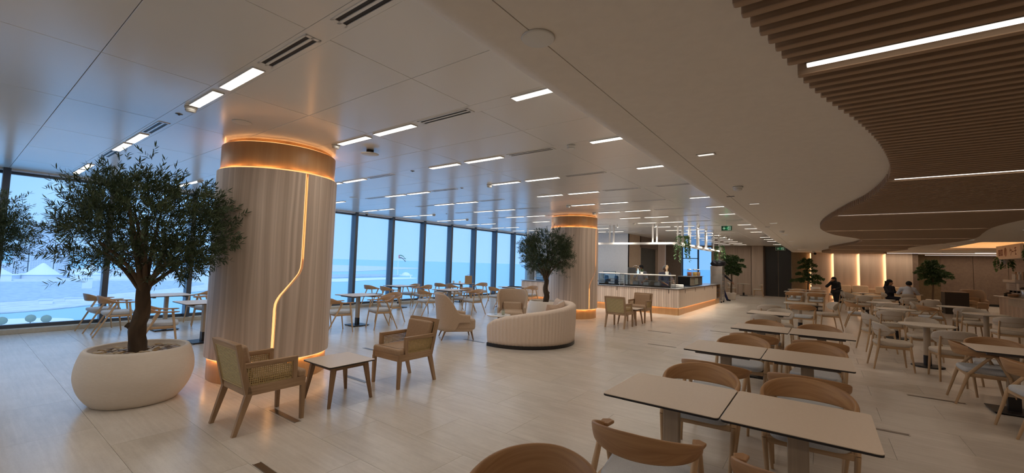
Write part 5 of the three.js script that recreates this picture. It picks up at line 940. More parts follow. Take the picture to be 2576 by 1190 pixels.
// ---------- olive tree in a bowl planter ----------
function olive(pebbles) {
  const g = proto(), leaves = [], wood = [], boughs = [];
  const trunk = [V(0.02, 0.45, 0.0), V(-0.025, 0.7, 0.02), V(-0.02, 0.92, -0.01), V(0.01, 1.12, 0.01), V(0.0, 1.3, 0)];
  part('trunk', tubeTaper(trunk, 0.084, 0.06, 14), M.bark, g);
  part('pruned_knot', tubeTaper([V(-0.03, 0.78, 0.03), V(-0.11, 0.83, 0.07)], 0.045, 0.03, 10), M.bark, g);
  const C = V(0, 1.93, 0), A = V(0.72, 0.6, 0.72);
  const limbs = [];
  for (let i = 0; i < 11; i++) {
    const a = i / 11 * 2 * PI + rr(-0.25, 0.25), r = rr(0.3, 0.52), y = rr(1.55, 2.3), s = V(0, rr(1.1, 1.3), 0), e = V(Math.cos(a) * r, y, Math.sin(a) * r), m = V(Math.cos(a) * r * 0.45, lerp(s.y, y, 0.5) + rr(-0.08, 0.06), Math.sin(a) * r * 0.45);
    wood.push(tubeTaper([s, m, e], 0.03, 0.009, 7)); limbs.push([s, m, e]);
    for (let k = 0; k < 5; k++) { const t = rr(0.35, 1), b = new THREE.CatmullRomCurve3([s, m, e]).getPoint(t), d = V(rr(-1, 1), rr(-0.4, 0.9), rr(-1, 1)).normalize().multiplyScalar(rr(0.16, 0.34)); wood.push(limb(b, b.clone().add(d), 0.008, 0.003, 5)); boughs.push(b.clone().add(d), b.clone().addScaledVector(d, 0.5)); }
    boughs.push(e, m);
  }
  part('branches', merge(wood.map((w) => { w.deleteAttribute('uv'); const n = w.attributes.position.count; w.setAttribute('uv', new THREE.BufferAttribute(new Float32Array(n * 2), 2)); return w; })), M.bark, g);
  // twigs fill a lumpy ball
  const lumps = []; for (let i = 0; i < 52; i++) { const u = rr(-0.9, 1), a = rr(0, 6.28), q = Math.sqrt(1 - u * u), k = rr(0.62, 0.95); lumps.push([V(Math.cos(a) * q * A.x * k, u * A.y * k, Math.sin(a) * q * A.z * k), rr(0.16, 0.3)]); }
  for (let i = 0; i < 34; i++) lumps.push([V(rr(-0.45, 0.45), rr(-0.35, 0.4), rr(-0.45, 0.45)), rr(0.18, 0.28)]);
  for (const [c, r] of lumps) for (let i = 0; i < 17; i++) {
    const d = V(rr(-1, 1), rr(-1, 1), rr(-1, 1)).normalize(), p = C.clone().add(c).addScaledVector(d, r * Math.cbrt(rnd()));
    const out = p.clone().sub(C).setY((p.y - C.y) * 0.6).normalize().multiplyScalar(0.8).add(V(rr(-0.7, 0.7), rr(-0.35, 0.75), rr(-0.7, 0.7)));
    twigLeaves(leaves, p, out, rr(0.1, 0.18), 0.064, 7);
  }
  // ragged edge sprays
  for (let i = 0; i < 90; i++) { const u = rr(-0.8, 1), a = rr(0, 6.28), q = Math.sqrt(1 - u * u), p = C.clone().add(V(Math.cos(a) * q * A.x * 0.92, u * A.y * 0.95, Math.sin(a) * q * A.z * 0.92)), out = p.clone().sub(C).normalize().add(V(rr(-0.5, 0.5), rr(-0.2, 0.6), rr(-0.5, 0.5))); twigLeaves(leaves, p, out, rr(0.12, 0.22), 0.068, 7); }
  const f = part('foliage', scatter(leafGeo(1, 0.185, -0.22), leaves), M.olive, g); f.userData.kind = 'stuff';
  part('planter', lathe([[0, 0], [0.36, 0], ...new THREE.SplineCurve([[0.37, 0.004], [0.425, 0.07], [0.475, 0.16], [0.508, 0.27], [0.514, 0.36], [0.5, 0.46], [0.473, 0.55], [0.462, 0.575]].map((p) => new THREE.Vector2(...p))).getPoints(28).map((p) => [p.x, p.y]), [0.454, 0.586], [0.442, 0.589], [0.424, 0.587], [0.414, 0.578], [0.41, 0.48], [0, 0.48]], 96), M.planter, g);
  part('soil', lathe([[0, 0.5], [0.412, 0.495]].reverse(), 40), M.soil, g);
  if (pebbles) {
    const geos = [0, 1, 2, 3].map((i) => { const q = new THREE.IcosahedronGeometry(0.028, 1), p = q.attributes.position; for (let k = 0; k < p.count; k++) { const x = p.getX(k), y = p.getY(k), z = p.getZ(k), s = 1 + 0.12 * Math.sin(90 * x + i) * Math.sin(70 * z + 2 * i); p.setXYZ(k, x * s * (1.25 + 0.1 * i), y * s * 0.62, z * s); } return toCreasedNormals(q, 2.5); });
    for (let i = 0; i < 160; i++) { const a = i * 2.39996, r = 0.385 * Math.sqrt((i + 2) / 162); if (r < 0.09) continue; const m = part('pebble', geos[i % 4], M.pebbles[Math.floor(rnd() * 5)], g); m.position.set(Math.cos(a) * r, 0.512 + rr(0, 0.022), Math.sin(a) * r); m.rotation.set(rr(-0.3, 0.3), rr(0, 6.28), rr(-0.3, 0.3)); m.scale.setScalar(rr(1.0, 1.5)); }
  }
  return g;
}
{
  const t = olive(true);
  put(t, 'potted_olive_tree', 'large olive tree in a round cream planter left of the nearest column', 'tree', [-6.22, 0, -1.37], 0.4);
  const t2 = t.clone(); t2.children.slice().filter((c) => c.name === 'pebble').forEach((c) => t2.remove(c));
  put(t2, 'potted_olive_tree', 'olive tree in a white planter behind the curved sofa', 'tree', [-6.4, 0, -10.35], 2.3);
  put(t2, 'potted_olive_tree', 'olive tree and planter cut by the left picture edge', 'tree', [-11.62, 0, -0.12], 4.1).scale.setScalar(1.0);
}
// ---------- layered and leafy trees at the far wall, hanging ivy ----------
function layered(mat, tiers, H0) {
  const g = proto(), leaves = [], wood = [tubeTaper([V(0, 0.35, 0), V(0.04, H0 * 0.5, 0.02), V(-0.02, H0 * 0.85, 0), V(0, H0, 0)], 0.05, 0.015, 8)];
  for (const [x, y, r] of tiers) { wood.push(limb(V(0, y - 0.15, 0), V(x, y, 0), 0.018, 0.008, 6)); for (let i = 0; i < 150 * r / 0.4; i++) { const a = rr(0, 6.28), q = r * Math.sqrt(rnd()); twigLeaves(leaves, V(x + Math.cos(a) * q, y + rr(-0.06, 0.05) - 0.1 * (q / r) ** 2, Math.sin(a) * q), V(Math.cos(a), rr(-0.15, 0.25), Math.sin(a)), 0.09, 0.06, 4); } }
  part('trunk', merge(wood.map((w) => { const n = w.attributes.position.count; w.setAttribute('uv', new THREE.BufferAttribute(new Float32Array(n * 2), 2)); return w; })), M.bark, g);
  part('foliage', scatter(leafGeo(1, 0.42, 0.2), leaves), mat, g).userData.kind = 'stuff';
  part('pot', lathe([[0, 0], [0.2, 0], [0.26, 0.36], [0.24, 0.38], [0.22, 0.34], [0, 0.34]], 28), M.planter, g);
  return g;
}
put(layered(M.ficus, [[-0.02, 2.36, 0.2], [-0.1, 2.22, 0.3], [0.12, 2.05, 0.28], [-0.12, 1.92, 0.3], [0.14, 1.72, 0.26], [-0.22, 1.55, 0.28], [0.2, 1.42, 0.34], [0.42, 1.28, 0.3], [-0.5, 1.12, 0.3], [-0.1, 1.22, 0.3], [0.36, 1.05, 0.22]], 2.3), 'layered_tree', 'dark tree with flat layered foliage before the leftmost light strip', 'tree', [-0.66, 0, -30.3]);
put(layered(M.ficus, [[0, 2.38, 0.16], [-0.06, 2.26, 0.24], [0.12, 2.14, 0.3], [-0.2, 2.02, 0.3], [0.05, 1.92, 0.42], [-0.3, 1.82, 0.3], [0.36, 1.76, 0.34], [0, 1.68, 0.44], [0.5, 1.6, 0.22], [-0.1, 1.52, 0.36], [0.12, 1.38, 0.3], [0, 1.24, 0.2]], 2.3), 'leafy_tree', 'bright green leafy tree before the olive brown wall', 'tree', [4.6, 0, -30.4]);
put(layered(M.ficus, [[-0.05, 2.35, 0.34], [0.15, 2.2, 0.4], [-0.15, 2.05, 0.4], [0.2, 1.9, 0.42], [0, 1.75, 0.4], [0.1, 1.6, 0.34], [0.05, 1.45, 0.26]], 2.2), 'leafy_tree', 'leafy green plant rising behind the tray trolley', 'plant', [-3.95, 0, -25.4]);
solo('white_pot', lathe([[0, 0], [0.18, 0], [0.24, 0.75], [0.22, 0.77], [0.2, 0.7], [0, 0.7]], 28), M.planter, 'tall white pot beside the layered tree', 'pot', [-0.28, 0, -29.8]);
function ivy(len, n) {
  const g = proto(), leaves = [];
  part('pot', lathe([[0, 0], [0.09, 0], [0.12, 0.16], [0.1, 0.16], [0, 0.1]], 22), M.whitePlastic, g);
  for (let i = 0; i < n; i++) { const a = rr(0, 6.28), L = len * rr(0.35, 1); for (let k = 0; k < 14; k++) { const t = k / 14, r = 0.1 + 0.1 * Math.sin(Math.min(1, t * 3) * PI / 2) + rr(-0.03, 0.03), p = V(Math.cos(a) * r, 0.2 - t * L + 0.1 * Math.sin(PI * Math.min(1, t * 3)), Math.sin(a) * r), e = V(Math.cos(a + rr(-1, 1)), rr(-0.9, 0.1), Math.sin(a + rr(-1, 1))).normalize(); leaves.push(new THREE.Matrix4().compose(p, new THREE.Quaternion().setFromUnitVectors(V(0, 0, 1), e), V(1, 1, 1).multiplyScalar(rr(0.06, 0.1)))); } }
  part('foliage', scatter(leafGeo(1, 0.62, 0.3), leaves), M.ivy, g).userData.kind = 'stuff'; return g;
}
put(ivy(1.0, 26), 'hanging_ivy', 'trailing green plant on the corner of the hanging trellis', 'plant', [-3.9, 2.54, -15.3]);
put(ivy(0.8, 24), 'hanging_ivy', 'trailing green plant at the far end of the hanging trellis', 'plant', [-3.98, 2.54, -22.5]);
put(ivy(0.5, 22), 'hanging_ivy', 'dark trailing plant under the kiosk sign, left end', 'plant', [5.5, 2.12, -23.5]);
put(ivy(0.5, 20), 'hanging_ivy', 'green trailing plant at the right end of the kiosk sign', 'plant', [5.5, 2.45, -20.75]);
// ---------- people: one continuous skin per body, coloured by the nearest bone ----------
function skin(bones, cell = 0.016, k = 0.035) {
  const lo = V(1e9, 1e9, 1e9), hi = V(-1e9, -1e9, -1e9);
  bones.forEach((b) => { for (const [p, r] of [[b.a, b.r], [b.b, b.s]]) { lo.min(p.clone().subScalar(r + 0.06)); hi.max(p.clone().addScalar(r + 0.06)); } });
  const size = hi.clone().sub(lo), N = clamp(Math.ceil(Math.max(size.x, size.y, size.z) / cell), 24, 96), mc = new MarchingCubes(N, M.black, false, false, 120000);
  const dist = (b, p) => { const ax = b.b.x - b.a.x, ay = b.b.y - b.a.y, az = b.b.z - b.a.z, L = ax * ax + ay * ay + az * az || 1e-9, px = p.x - b.a.x, py = p.y - b.a.y, pz = p.z - b.a.z, t = clamp((px * ax + py * ay + pz * az) / L, 0, 1); return Math.hypot(px - t * ax, (py - t * ay), pz - t * az) - lerp(b.r, b.s, t); };
  const p = V(), half = N / 2;
  for (let z = 0; z < N; z++) for (let y = 0; y < N; y++) for (let x = 0; x < N; x++) {
    p.set(lo.x + size.x * x / N, lo.y + size.y * y / N, lo.z + size.z * z / N);
    let d = 1e9; for (const b of bones) { const e = dist(b, p); if (e > d + k) continue; if (d > e + k) { d = e; continue; } const h = clamp(0.5 + 0.5 * (e - d) / k, 0, 1); d = lerp(e, d, h) - k * h * (1 - h); }
    mc.field[x + y * N + z * N * N] = -d;
  }
  mc.isolation = 0; mc.update();
  const n = mc.count, P = new Float32Array(n * 3), C = new Float32Array(n * 3);
  for (let i = 0; i < n; i++) {
    p.set(lo.x + size.x * (mc.positionArray[i * 3] + 1) / 2, lo.y + size.y * (mc.positionArray[i * 3 + 1] + 1) / 2, lo.z + size.z * (mc.positionArray[i * 3 + 2] + 1) / 2);
    P.set([p.x, p.y, p.z], i * 3); let best = 1e9, c; for (const b of bones) { const e = dist(b, p); if (e < best) { best = e; c = b.c; } } C.set([c.r, c.g, c.b], i * 3);
  }
  let g = new THREE.BufferGeometry(); g.setAttribute('position', new THREE.BufferAttribute(P, 3)); g.setAttribute('color', new THREE.BufferAttribute(C, 3));
  g = mergeVertices(g, 1e-4); g.computeVertexNormals(); return g;
}
const B = (a, b, r, s, c) => ({ a: V(...a), b: V(...b), r, s, c });
M.body = std({ vertexColors: true, roughness: 0.8 });
const SKIN = lin(176, 128, 98), SKIN2 = lin(120, 84, 62);
function headBones(h, face, c, hat) { // h: centre of head, face: unit vector the face looks along
  const f = V(...face).normalize(), r = V(f.z, 0, -f.x), at = (x, y, z) => [h[0] + r.x * x + f.x * z, h[1] + y + f.y * z, h[2] + r.z * x + f.z * z];
  return [B(at(0, 0.035, -0.012), at(0, -0.05, 0.03), 0.088, 0.062, c), B(at(0, 0.02, 0.085), at(0, -0.02, 0.108), 0.011, 0.016, c), B(at(0.085, 0.01, -0.005), at(0.085, -0.02, -0.005), 0.012, 0.01, c), B(at(-0.085, 0.01, -0.005), at(-0.085, -0.02, -0.005), 0.012, 0.01, c), B(at(0, -0.06, -0.02), at(0, -0.16, -0.035), 0.05, 0.055, c)];
}
function faceParts(g, h, face) {
  const f = V(...face).normalize(), r = V(f.z, 0, -f.x), at = (x, y, z) => V(h[0] + r.x * x + f.x * z, h[1] + y, h[2] + r.z * x + f.z * z), e = new THREE.SphereGeometry(0.011, 10, 8);
  for (const s of [-1, 1]) { const m = part('eye', e, M.blackGloss, g); m.position.copy(at(s * 0.032, 0.012, 0.076)); }
  const mo = part('mouth', limb(at(-0.022, -0.055, 0.083), at(0.022, -0.055, 0.083), 0.006, 0.006, 6), std({ color: lin(140, 70, 64), roughness: 0.6 }), g);
}
function hair(g, h, face, mat, scale = [1, 1, 1], name = 'hair') {
  const f = V(...face).normalize(), s = new THREE.SphereGeometry(0.104, 22, 16, 0, 2 * PI, 0, PI * 0.62), m = part(name, s, mat, g); m.position.set(h[0] - f.x * 0.018, h[1] + 0.032, h[2] - f.z * 0.018); m.rotation.set(-0.42, Math.atan2(f.x, f.z), 0, 'YXZ'); m.scale.set(...scale); return m;
}
function handBones(w, dir, side, c) { // five bent fingers on a palm
  const d = V(...dir).normalize(), n = Math.abs(d.y) > 0.8 ? V(1, 0, 0) : V(0, 1, 0), x = n.clone().cross(d).normalize(), p = V(...w), at = (a, b, q) => p.clone().addScaledVector(d, a).addScaledVector(x, b).addScaledVector(n, q).toArray(), out = [B(at(0, 0, 0), at(0.075, 0, 0), 0.022, 0.03, c)];
  [[-0.03, 0.06], [-0.01, 0.075], [0.01, 0.07], [0.029, 0.055]].forEach(([o, L]) => { out.push(B(at(0.085, o, 0), at(0.085 + L * 0.55, o, -0.008), 0.0095, 0.009, c), B(at(0.085 + L * 0.55, o, -0.008), at(0.085 + L * 0.95, o, -0.03), 0.009, 0.008, c)); });
  out.push(B(at(0.025, side * 0.03, 0), at(0.065, side * 0.06, -0.01), 0.012, 0.01, c), B(at(0.065, side * 0.06, -0.01), at(0.095, side * 0.062, -0.02), 0.01, 0.0085, c)); return out;
}
function person(label, pos, turn, bones, extras) {
  const t = thing('person', label, 'person', pos, turn);
  const hands = bones.filter((b) => b.hand), rest = bones.filter((b) => !b.hand), list = [skin(rest)];
  if (hands.length) { const by = [...new Set(hands.map((b) => b.hand))]; by.forEach((h) => list.push(skin(hands.filter((b) => b.hand === h), 0.0035, 0.006))); }
  const strip = list.map((g) => { const q = g.index ? g.toNonIndexed() : g; return q; });
  part('body', mergeGeometries(strip), M.body, t); extras?.(t); return t;
}
const mark = (l, n) => l.map((b) => Object.assign(b, { hand: n }));
{ // walking man in dark clothes by the tray trolley, striding to the right (+x), one arm swung back and out
  const sh = lin(30, 30, 40), tr = lin(34, 42, 84), bo = lin(20, 20, 24), h = [0.02, 1.6, 0], f = [-0.5, 0, -0.9];
  person('man in dark top and navy trousers walking past the tray trolley', [-4.33, 0, -24.05], 0, [
    B([0, 0.96, 0], [0.01, 1.16, 0], 0.15, 0.145, sh), B([0.01, 1.16, 0], [0.02, 1.36, 0], 0.15, 0.13, sh), B([-0.13, 1.4, 0.02], [0.17, 1.4, -0.02], 0.075, 0.075, sh),
    B([-0.06, 0.93, 0.03], [-0.16, 0.52, 0.0], 0.1, 0.075, tr), B([-0.16, 0.52, 0], [-0.22, 0.1, -0.04], 0.07, 0.052, tr), B([-0.22, 0.07, -0.05], [-0.19, 0.045, 0.13], 0.045, 0.035, bo),
    B([0.07, 0.93, -0.03], [0.24, 0.53, 0.0], 0.1, 0.075, tr), B([0.24, 0.53, 0], [0.42, 0.1, 0.02], 0.07, 0.052, tr), B([0.42, 0.06, 0.0], [0.55, 0.045, 0.05], 0.045, 0.035, bo),
    B([-0.16, 1.4, 0.02], [-0.24, 1.14, 0.08], 0.056, 0.046, sh), B([-0.24, 1.14, 0.08], [-0.2, 0.92, 0.18], 0.044, 0.034, sh), ...mark(handBones([-0.2, 0.9, 0.18], [0.1, -1, 0.2], 1, SKIN), 'l'), B([-0.2, 0.92, 0.18], [-0.2, 0.885, 0.185], 0.03, 0.026, SKIN),
    B([0.2, 1.4, -0.02], [0.42, 1.2, 0.02], 0.056, 0.046, sh), B([0.42, 1.2, 0.02], [0.64, 1.02, 0.1], 0.044, 0.034, sh), ...mark(handBones([0.65, 1.01, 0.105], [0.6, -0.8, 0.15], -1, SKIN), 'r'), B([0.64, 1.02, 0.1], [0.665, 0.99, 0.11], 0.03, 0.026, SKIN),
    ...headBones(h, f, SKIN)], (t) => { hair(t, h, f, std({ color: lin(24, 20, 18), roughness: 0.8 })); faceParts(t, h, f); });
}
{ // woman in black seated sideways on a chair, elbow on the table, hand to her cheek
  const ab = lin(16, 15, 18), h = [-0.06, 1.24, 0.02], f = [-0.75, -0.1, 0.66];
  put(padChair, 'padded_chair', 'chair the woman in black sits on', 'chair', [0.62, 0, -29.15], -0.9, G_PAD);
  person('person in a black robe and head scarf seated, hand raised to the cheek', [0.6, 0, -29.15], 0, [
    B([0, 0.56, -0.02], [0, 0.8, -0.04], 0.19, 0.17, ab), B([0, 0.8, -0.04], [-0.01, 1.02, -0.02], 0.17, 0.15, ab), B([-0.16, 1.04, 0.02], [0.15, 1.04, -0.04], 0.085, 0.085, ab),
    B([-0.08, 0.53, 0.02], [-0.02, 0.52, 0.42], 0.13, 0.12, ab), B([0.1, 0.53, 0.0], [0.26, 0.52, 0.38], 0.13, 0.12, ab), B([-0.02, 0.5, 0.42], [0.06, 0.08, 0.48], 0.12, 0.13, ab), B([0.26, 0.5, 0.38], [0.34, 0.08, 0.42], 0.12, 0.14, ab), B([0.3, 0.4, 0.1], [0.36, 0.1, 0.1], 0.12, 0.13, ab), B([0.1, 0.05, 0.5], [0.12, 0.045, 0.6], 0.045, 0.04, lin(30, 28, 30)), B([0.2, 0.5, 0.2], [0.36, 0.12, 0.28], 0.2, 0.22, ab), B([0.05, 0.5, 0.3], [0.18, 0.1, 0.4], 0.18, 0.2, ab), B([0.1, 0.5, 0.05], [0.3, 0.12, 0.1], 0.2, 0.18, ab), B([-0.04, 1.27, -0.02], [-0.02, 1.1, -0.05], 0.112, 0.1, ab), B([-0.03, 1.12, 0.0], [-0.02, 1.02, 0.02], 0.1, 0.14, ab),
    B([-0.18, 1.03, 0.04], [-0.36, 0.86, 0.24], 0.075, 0.07, ab), B([-0.36, 0.86, 0.24], [-0.19, 1.1, 0.2], 0.065, 0.045, ab), ...mark(handBones([-0.19, 1.11, 0.2], [0.25, 0.9, -0.15], 1, SKIN), 'l'), B([-0.19, 1.1, 0.2], [-0.175, 1.135, 0.195], 0.03, 0.026, SKIN),
    B([0.17, 1.03, -0.04], [0.2, 0.78, 0.14], 0.075, 0.065, ab), B([0.2, 0.78, 0.14], [0.02, 0.72, 0.3], 0.06, 0.042, ab), ...mark(handBones([0.01, 0.72, 0.31], [-0.9, 0, 0.5], 1, SKIN), 'r'), B([0.02, 0.72, 0.3], [-0.01, 0.718, 0.315], 0.03, 0.026, SKIN),
    ...headBones(h, f, SKIN)], (t) => { const s = hair(t, h, f, std({ color: lin(14, 14, 16), roughness: 0.8 }), [1.12, 1.15, 1.2], 'head_scarf'); faceParts(t, h, f); });
}
{ // man in a white shirt from behind, and a companion with dark hair leaning beyond him
  const wh = lin(206, 210, 222), tr = lin(40, 40, 48), h = [0.04, 1.21, 0.0], f = [-0.15, -0.15, -1];
  person('man in a white shirt seated with his back to the camera', [3.02, 0, -25.0], 0, [
    B([0, 0.56, 0.02], [0, 0.8, 0.02], 0.17, 0.17, wh), B([0, 0.8, 0.02], [0, 0.98, 0], 0.18, 0.15, wh), B([-0.19, 1.0, 0], [0.19, 1.0, 0], 0.085, 0.085, wh),
    B([-0.1, 0.54, 0], [-0.12, 0.53, -0.42], 0.1, 0.085, tr), B([0.1, 0.54, 0], [0.14, 0.53, -0.42], 0.1, 0.085, tr), B([-0.12, 0.5, -0.42], [-0.12, 0.09, -0.4], 0.075, 0.055, tr), B([0.14, 0.5, -0.42], [0.14, 0.09, -0.4], 0.075, 0.055, tr), B([-0.12, 0.05, -0.38], [-0.12, 0.045, -0.55], 0.045, 0.04, lin(20, 20, 22)), B([0.14, 0.05, -0.38], [0.14, 0.045, -0.55], 0.045, 0.04, lin(20, 20, 22)),
    B([-0.21, 0.99, 0], [-0.3, 0.8, -0.16], 0.068, 0.058, wh), B([-0.3, 0.8, -0.16], [-0.12, 0.79, -0.4], 0.046, 0.036, SKIN), ...mark(handBones([-0.11, 0.79, -0.41], [0.6, 0, -0.8], 1, SKIN), 'l'),
    B([0.21, 0.99, 0], [0.34, 0.8, -0.12], 0.068, 0.058, wh), B([0.34, 0.8, -0.12], [0.22, 0.79, -0.38], 0.046, 0.036, SKIN), ...mark(handBones([0.21, 0.79, -0.39], [-0.4, 0, -0.9], -1, SKIN), 'r'),
    ...headBones(h, f, SKIN)], (t) => { hair(t, h, f, std({ color: lin(22, 18, 18), roughness: 0.8 }), [1.02, 1.05, 1.08]); faceParts(t, h, f); });
  put(padChair, 'padded_chair', 'chair the man in white sits on', 'chair', [3.02, 0, -25.02], PI, G_PAD);
  put(tblRd, 'round_table', 'round table in front of the man in white', 'table', [3.25, 0, -25.95], 0, 'round tables');
  const dk = lin(34, 32, 44), h2 = [0.02, 1.24, 0.0], f2 = [0.7, -0.2, 0.3];
  person('companion in dark clothes with long black hair beside the man in white', [2.5, 0, -25.75], 0, [
    B([0, 0.56, 0], [0.0, 0.82, 0], 0.16, 0.15, dk), B([0, 0.82, 0], [0.01, 1.0, 0], 0.15, 0.12, dk), B([-0.14, 1.02, 0.06], [0.12, 1.02, -0.08], 0.075, 0.075, dk), B([0.02, 0.54, 0.08], [0.38, 0.53, 0.14], 0.09, 0.08, dk), B([0.02, 0.54, -0.1], [0.38, 0.53, -0.1], 0.09, 0.08, dk), B([0.38, 0.5, 0.14], [0.36, 0.09, 0.14], 0.07, 0.05, dk), B([0.38, 0.5, -0.1], [0.36, 0.09, -0.1], 0.07, 0.05, dk), B([0.36, 0.05, 0.14], [0.5, 0.045, 0.14], 0.042, 0.036, dk), B([0.36, 0.05, -0.1], [0.5, 0.045, -0.1], 0.042, 0.036, dk),
    B([-0.15, 1.0, 0.07], [-0.05, 0.8, 0.2], 0.06, 0.05, dk), B([-0.05, 0.8, 0.2], [0.2, 0.8, 0.14], 0.044, 0.034, dk), ...mark(handBones([0.21, 0.8, 0.135], [1, 0, -0.2], 1, SKIN), 'l'), B([0.13, 1.0, -0.09], [0.2, 0.8, -0.14], 0.06, 0.05, dk), B([0.2, 0.8, -0.14], [0.36, 0.8, -0.06], 0.044, 0.034, dk), ...mark(handBones([0.37, 0.8, -0.06], [1, 0, 0.2], -1, SKIN), 'r'), ...headBones(h2, f2, SKIN)], (t) => { hair(t, h2, f2, std({ color: lin(18, 16, 18), roughness: 0.8 }), [1.1, 1.15, 1.15]); part('long_hair', tubeTaper([V(-0.06, 1.28, 0), V(-0.12, 1.1, 0.02), V(-0.13, 0.86, 0.02)], 0.09, 0.05, 12), std({ color: lin(18, 16, 18), roughness: 0.8 }), t); faceParts(t, h2, f2); });
  put(padChair, 'padded_chair', 'chair under the companion with long black hair', 'chair', [2.46, 0, -25.75], PI / 2, G_PAD);
}
{ // two servers behind the counter
  const ap = lin(70, 72, 92), lt = lin(120, 120, 130), tr = lin(36, 36, 42);
  const server = (label, pos, turn, h, f, top, skinC, lean, ext) => person(label, pos, turn, [
    B([0, 0.95, 0], [0, 1.15, lean * 0.35], 0.15, 0.15, top), B([0, 1.15, lean * 0.35], [0, 1.34, lean * 0.8], 0.155, 0.13, top), B([-0.17, 1.37, lean * 0.9], [0.17, 1.37, lean * 0.9], 0.078, 0.078, top),
    B([-0.09, 0.92, 0], [-0.1, 0.5, 0.02], 0.1, 0.078, tr), B([-0.1, 0.5, 0.02], [-0.1, 0.09, 0], 0.072, 0.052, tr), B([0.09, 0.92, 0], [0.1, 0.5, 0.02], 0.1, 0.078, tr), B([0.1, 0.5, 0.02], [0.1, 0.09, 0], 0.072, 0.052, tr), B([-0.1, 0.05, 0], [-0.1, 0.045, 0.16], 0.045, 0.038, tr), B([0.1, 0.05, 0], [0.1, 0.045, 0.16], 0.045, 0.038, tr),
    B([-0.2, 1.36, lean * 0.9], [-0.27, 1.12, lean + 0.1], 0.06, 0.05, top), B([-0.27, 1.12, lean + 0.1], [-0.16, 1.0, lean + 0.32], 0.045, 0.035, skinC), ...mark(handBones([-0.155, 0.995, lean + 0.33], [0.3, -0.2, 1], 1, skinC), 'l'),
    B([0.2, 1.36, lean * 0.9], [0.28, 1.12, lean + 0.1], 0.06, 0.05, top), B([0.28, 1.12, lean + 0.1], [0.2, 1.0, lean + 0.34], 0.045, 0.035, skinC), ...mark(handBones([0.195, 0.995, lean + 0.35], [-0.2, -0.2, 1], -1, skinC), 'r'), ...headBones(h, f, skinC)], ext);
  const h1 = [0, 1.58, 0.2], f1 = [0, -0.35, 1];
  server('server in a grey cap bending over the counter by the long case', [-5.15, 0, -17.3], 0.75, h1, f1, ap, SKIN2, 0.16, (t) => { hair(t, h1, f1, std({ color: lin(120, 116, 112), roughness: 0.8 }), [1.06, 1.1, 1.06], 'cap'); faceParts(t, h1, f1); part('apron', box(0.3, 0.62, 0.02, 0, 0.98, 0.19, 0.008), std({ color: lin(40, 44, 74), roughness: 0.9 }), t); });
  const h2 = [0, 1.58, 0.06], f2 = [-0.4, -0.1, 0.9];
  server('server in a black cap standing in the dark kitchen opening', [-6.5, 0, -18.6], 0.1, h2, f2, lt, SKIN2, 0.05, (t) => { hair(t, h2, f2, std({ color: lin(22, 20, 22), roughness: 0.8 }), [1.08, 1.12, 1.1], 'cap'); faceParts(t, h2, f2); });
}
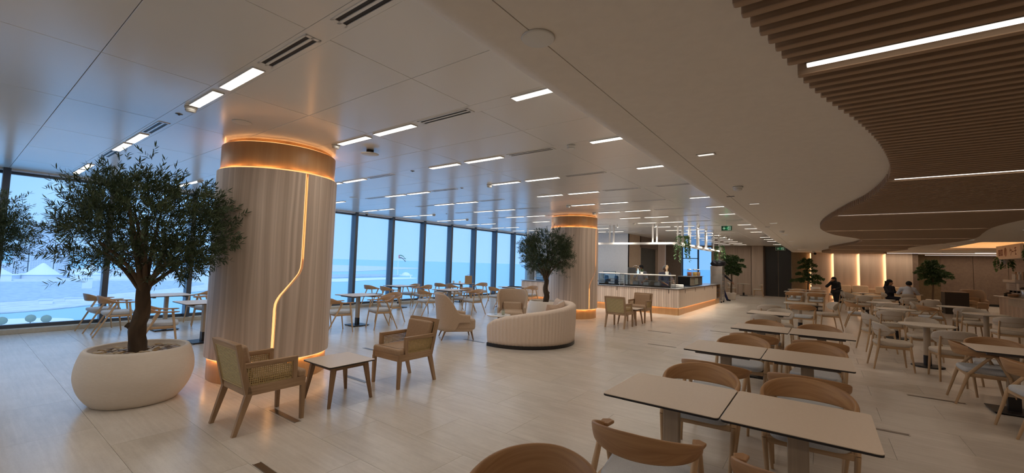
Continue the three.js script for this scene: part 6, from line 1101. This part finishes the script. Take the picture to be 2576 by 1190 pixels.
// ---------- the view: sea, low land, island, tower, tents, flag ----------
{
  const Y0 = -95;
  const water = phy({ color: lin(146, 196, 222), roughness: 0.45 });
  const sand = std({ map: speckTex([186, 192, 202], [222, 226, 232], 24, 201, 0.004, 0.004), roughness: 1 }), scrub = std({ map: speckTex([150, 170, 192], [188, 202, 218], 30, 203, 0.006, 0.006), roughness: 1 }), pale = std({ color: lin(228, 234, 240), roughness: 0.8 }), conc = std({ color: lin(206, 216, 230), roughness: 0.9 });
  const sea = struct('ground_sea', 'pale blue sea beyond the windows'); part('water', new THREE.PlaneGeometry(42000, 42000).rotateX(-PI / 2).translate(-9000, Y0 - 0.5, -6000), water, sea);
  const land = (name, label, pts, mat, h = 1.5) => { const g = struct(name, label), c = new THREE.CatmullRomCurve3(pts.map(([x, z]) => V(x, 0, z)), true).getPoints(80), s = new THREE.Shape(c.map((p) => new THREE.Vector2(p.x, -p.z))); const e = new THREE.ExtrudeGeometry(s, { depth: h, bevelEnabled: false }); e.rotateX(-PI / 2); e.translate(0, Y0, 0); part('land', uvm(e, 'z'), mat, g); };
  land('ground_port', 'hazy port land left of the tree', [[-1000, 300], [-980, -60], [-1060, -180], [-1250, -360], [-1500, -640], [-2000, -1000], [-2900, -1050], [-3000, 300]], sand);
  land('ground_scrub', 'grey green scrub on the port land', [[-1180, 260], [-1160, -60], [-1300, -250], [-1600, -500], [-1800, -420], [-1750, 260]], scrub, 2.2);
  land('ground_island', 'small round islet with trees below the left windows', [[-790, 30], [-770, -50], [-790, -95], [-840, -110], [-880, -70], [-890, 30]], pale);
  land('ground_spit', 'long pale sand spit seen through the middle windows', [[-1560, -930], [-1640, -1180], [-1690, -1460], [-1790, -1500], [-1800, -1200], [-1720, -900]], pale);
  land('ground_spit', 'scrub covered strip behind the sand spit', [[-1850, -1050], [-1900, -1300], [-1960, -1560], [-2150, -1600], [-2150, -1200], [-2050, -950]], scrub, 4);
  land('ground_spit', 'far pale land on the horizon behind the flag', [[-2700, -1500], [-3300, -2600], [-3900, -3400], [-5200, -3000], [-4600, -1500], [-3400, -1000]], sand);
  // tower with stepped wings and window bands
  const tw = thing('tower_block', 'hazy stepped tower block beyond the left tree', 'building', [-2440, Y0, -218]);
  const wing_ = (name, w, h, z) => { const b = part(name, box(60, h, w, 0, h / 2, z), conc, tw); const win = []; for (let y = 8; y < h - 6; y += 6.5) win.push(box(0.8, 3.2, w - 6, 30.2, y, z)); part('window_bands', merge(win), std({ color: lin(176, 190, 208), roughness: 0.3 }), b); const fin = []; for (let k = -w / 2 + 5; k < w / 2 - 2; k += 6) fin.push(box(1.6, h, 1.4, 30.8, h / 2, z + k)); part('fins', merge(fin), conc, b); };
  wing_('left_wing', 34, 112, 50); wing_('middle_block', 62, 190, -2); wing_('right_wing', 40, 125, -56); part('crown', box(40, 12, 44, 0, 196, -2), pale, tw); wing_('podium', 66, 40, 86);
  // white tent roofs
  const tent = (x, z, r, h, l) => { const t = thing('tent_roof', l, 'tent', [x, Y0, z]); part('canopy', lathe([[r, 14], [r * 0.62, 17], [r * 0.3, 14 + h * 0.55], [r * 0.1, 14 + h * 0.9], [0, 14 + h]], 24), pale, t); part('drum', lathe([[r * 0.96, 0], [r * 0.96, 14.5]], 24), conc, t); };
  tent(-2060, -95, 55, 30, 'white tent roof before the tower, leftmost'); tent(-2080, -195, 62, 38, 'large white tent roof before the tower, middle'); tent(-2100, -300, 50, 28, 'white tent roof before the tower, right'); tent(-2350, -350, 36, 40, 'white tent roof far right of the tower'); tent(-2000, 10, 40, 24, 'white tent roof at the left picture edge');
  // low sheds
  [[-1950, -60, 60, 16, 120, 'long white shed under the tents, left'], [-1980, -330, 50, 14, 160, 'long pale shed under the tents, right'], [-1480, -215, 8, 26, 18, 'small white cube building on the port land'], [-1100, -110, 12, 7, 16, 'tiny white hut by the shore, left'], [-1130, -150, 10, 6, 26, 'tiny white hut by the shore, right'], [-1850, -700, 60, 22, 40, 'white tank like block right of the tree'], [-2200, -820, 60, 18, 260, 'long low white warehouse right of the tree']].forEach(([x, z, w, h, d, l]) => { const t = thing('shed', l, 'building', [x, Y0, z]); part('walls', box(w, h, d, 0, h / 2 + 1, 0), pale, t); part('roof', box(w + 2, 1.2, d + 2, 0, h + 1.5, 0), conc, t); });
  // trees on the islet
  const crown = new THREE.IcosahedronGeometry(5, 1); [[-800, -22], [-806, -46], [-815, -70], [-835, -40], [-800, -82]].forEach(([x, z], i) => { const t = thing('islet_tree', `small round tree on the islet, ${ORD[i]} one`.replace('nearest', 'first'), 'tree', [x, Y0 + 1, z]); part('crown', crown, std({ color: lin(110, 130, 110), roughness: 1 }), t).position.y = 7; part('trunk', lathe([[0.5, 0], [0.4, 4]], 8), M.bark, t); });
  // flag on a tall pole, and the white dome at its foot
  const fl = thing('flag_pole', 'very tall flag pole with a red, green, white and black flag', 'flag', [-2067, Y0, -1635]);
  part('pole', lathe([[2.6, 0], [1.6, 125], [0, 126]], 12), pale, fl); const fg = (y0, y1, c) => { const p = new THREE.PlaneGeometry(1, 1, 16, 1), q = p.attributes.position; for (let i = 0; i < q.count; i++) { const u = q.getX(i) + 0.5, v = q.getY(i) + 0.5; q.setXYZ(i, 12 + 24 * u, lerp(y0, y1, v) - 22 * u * u + 2 * Math.sin(u * 7), -30 * u + 4 * Math.sin(u * 9)); } p.computeVertexNormals(); return part('stripe', p, std({ color: lin(...c), roughness: 0.8, side: THREE.DoubleSide }), fl); };
  fg(118, 125, [60, 120, 80]); fg(111, 118, [236, 236, 236]); fg(104, 111, [50, 50, 54]); { const r = part('hoist_band', new THREE.PlaneGeometry(12, 21).translate(6, 114.5, 0), std({ color: lin(200, 60, 66), roughness: 0.8, side: THREE.DoubleSide }), fl); r.rotation.y = 0.9; }
  const dm = thing('white_dome', 'white shell dome at the foot of the flag pole', 'building', [-2030, Y0, -1668]); part('shell', new THREE.SphereGeometry(26, 24, 14, 0, 2 * PI, 0, PI / 2).scale(1, 0.8, 1), pale, dm); part('base_ring', lathe([[40, 0], [40, 5], [26, 6]], 24), pale, dm);
  const kite = thing('white_marker', 'small white sail shaped marker right of the dome', 'marker', [-1750, Y0, -1470]); part('sail', new THREE.ConeGeometry(6, 18, 4).translate(0, 9, 0), pale, kite); part('stand', box(2, 3, 2, 0, 1.5, 0), conc, kite);
}
renderer.render(scene, camera);
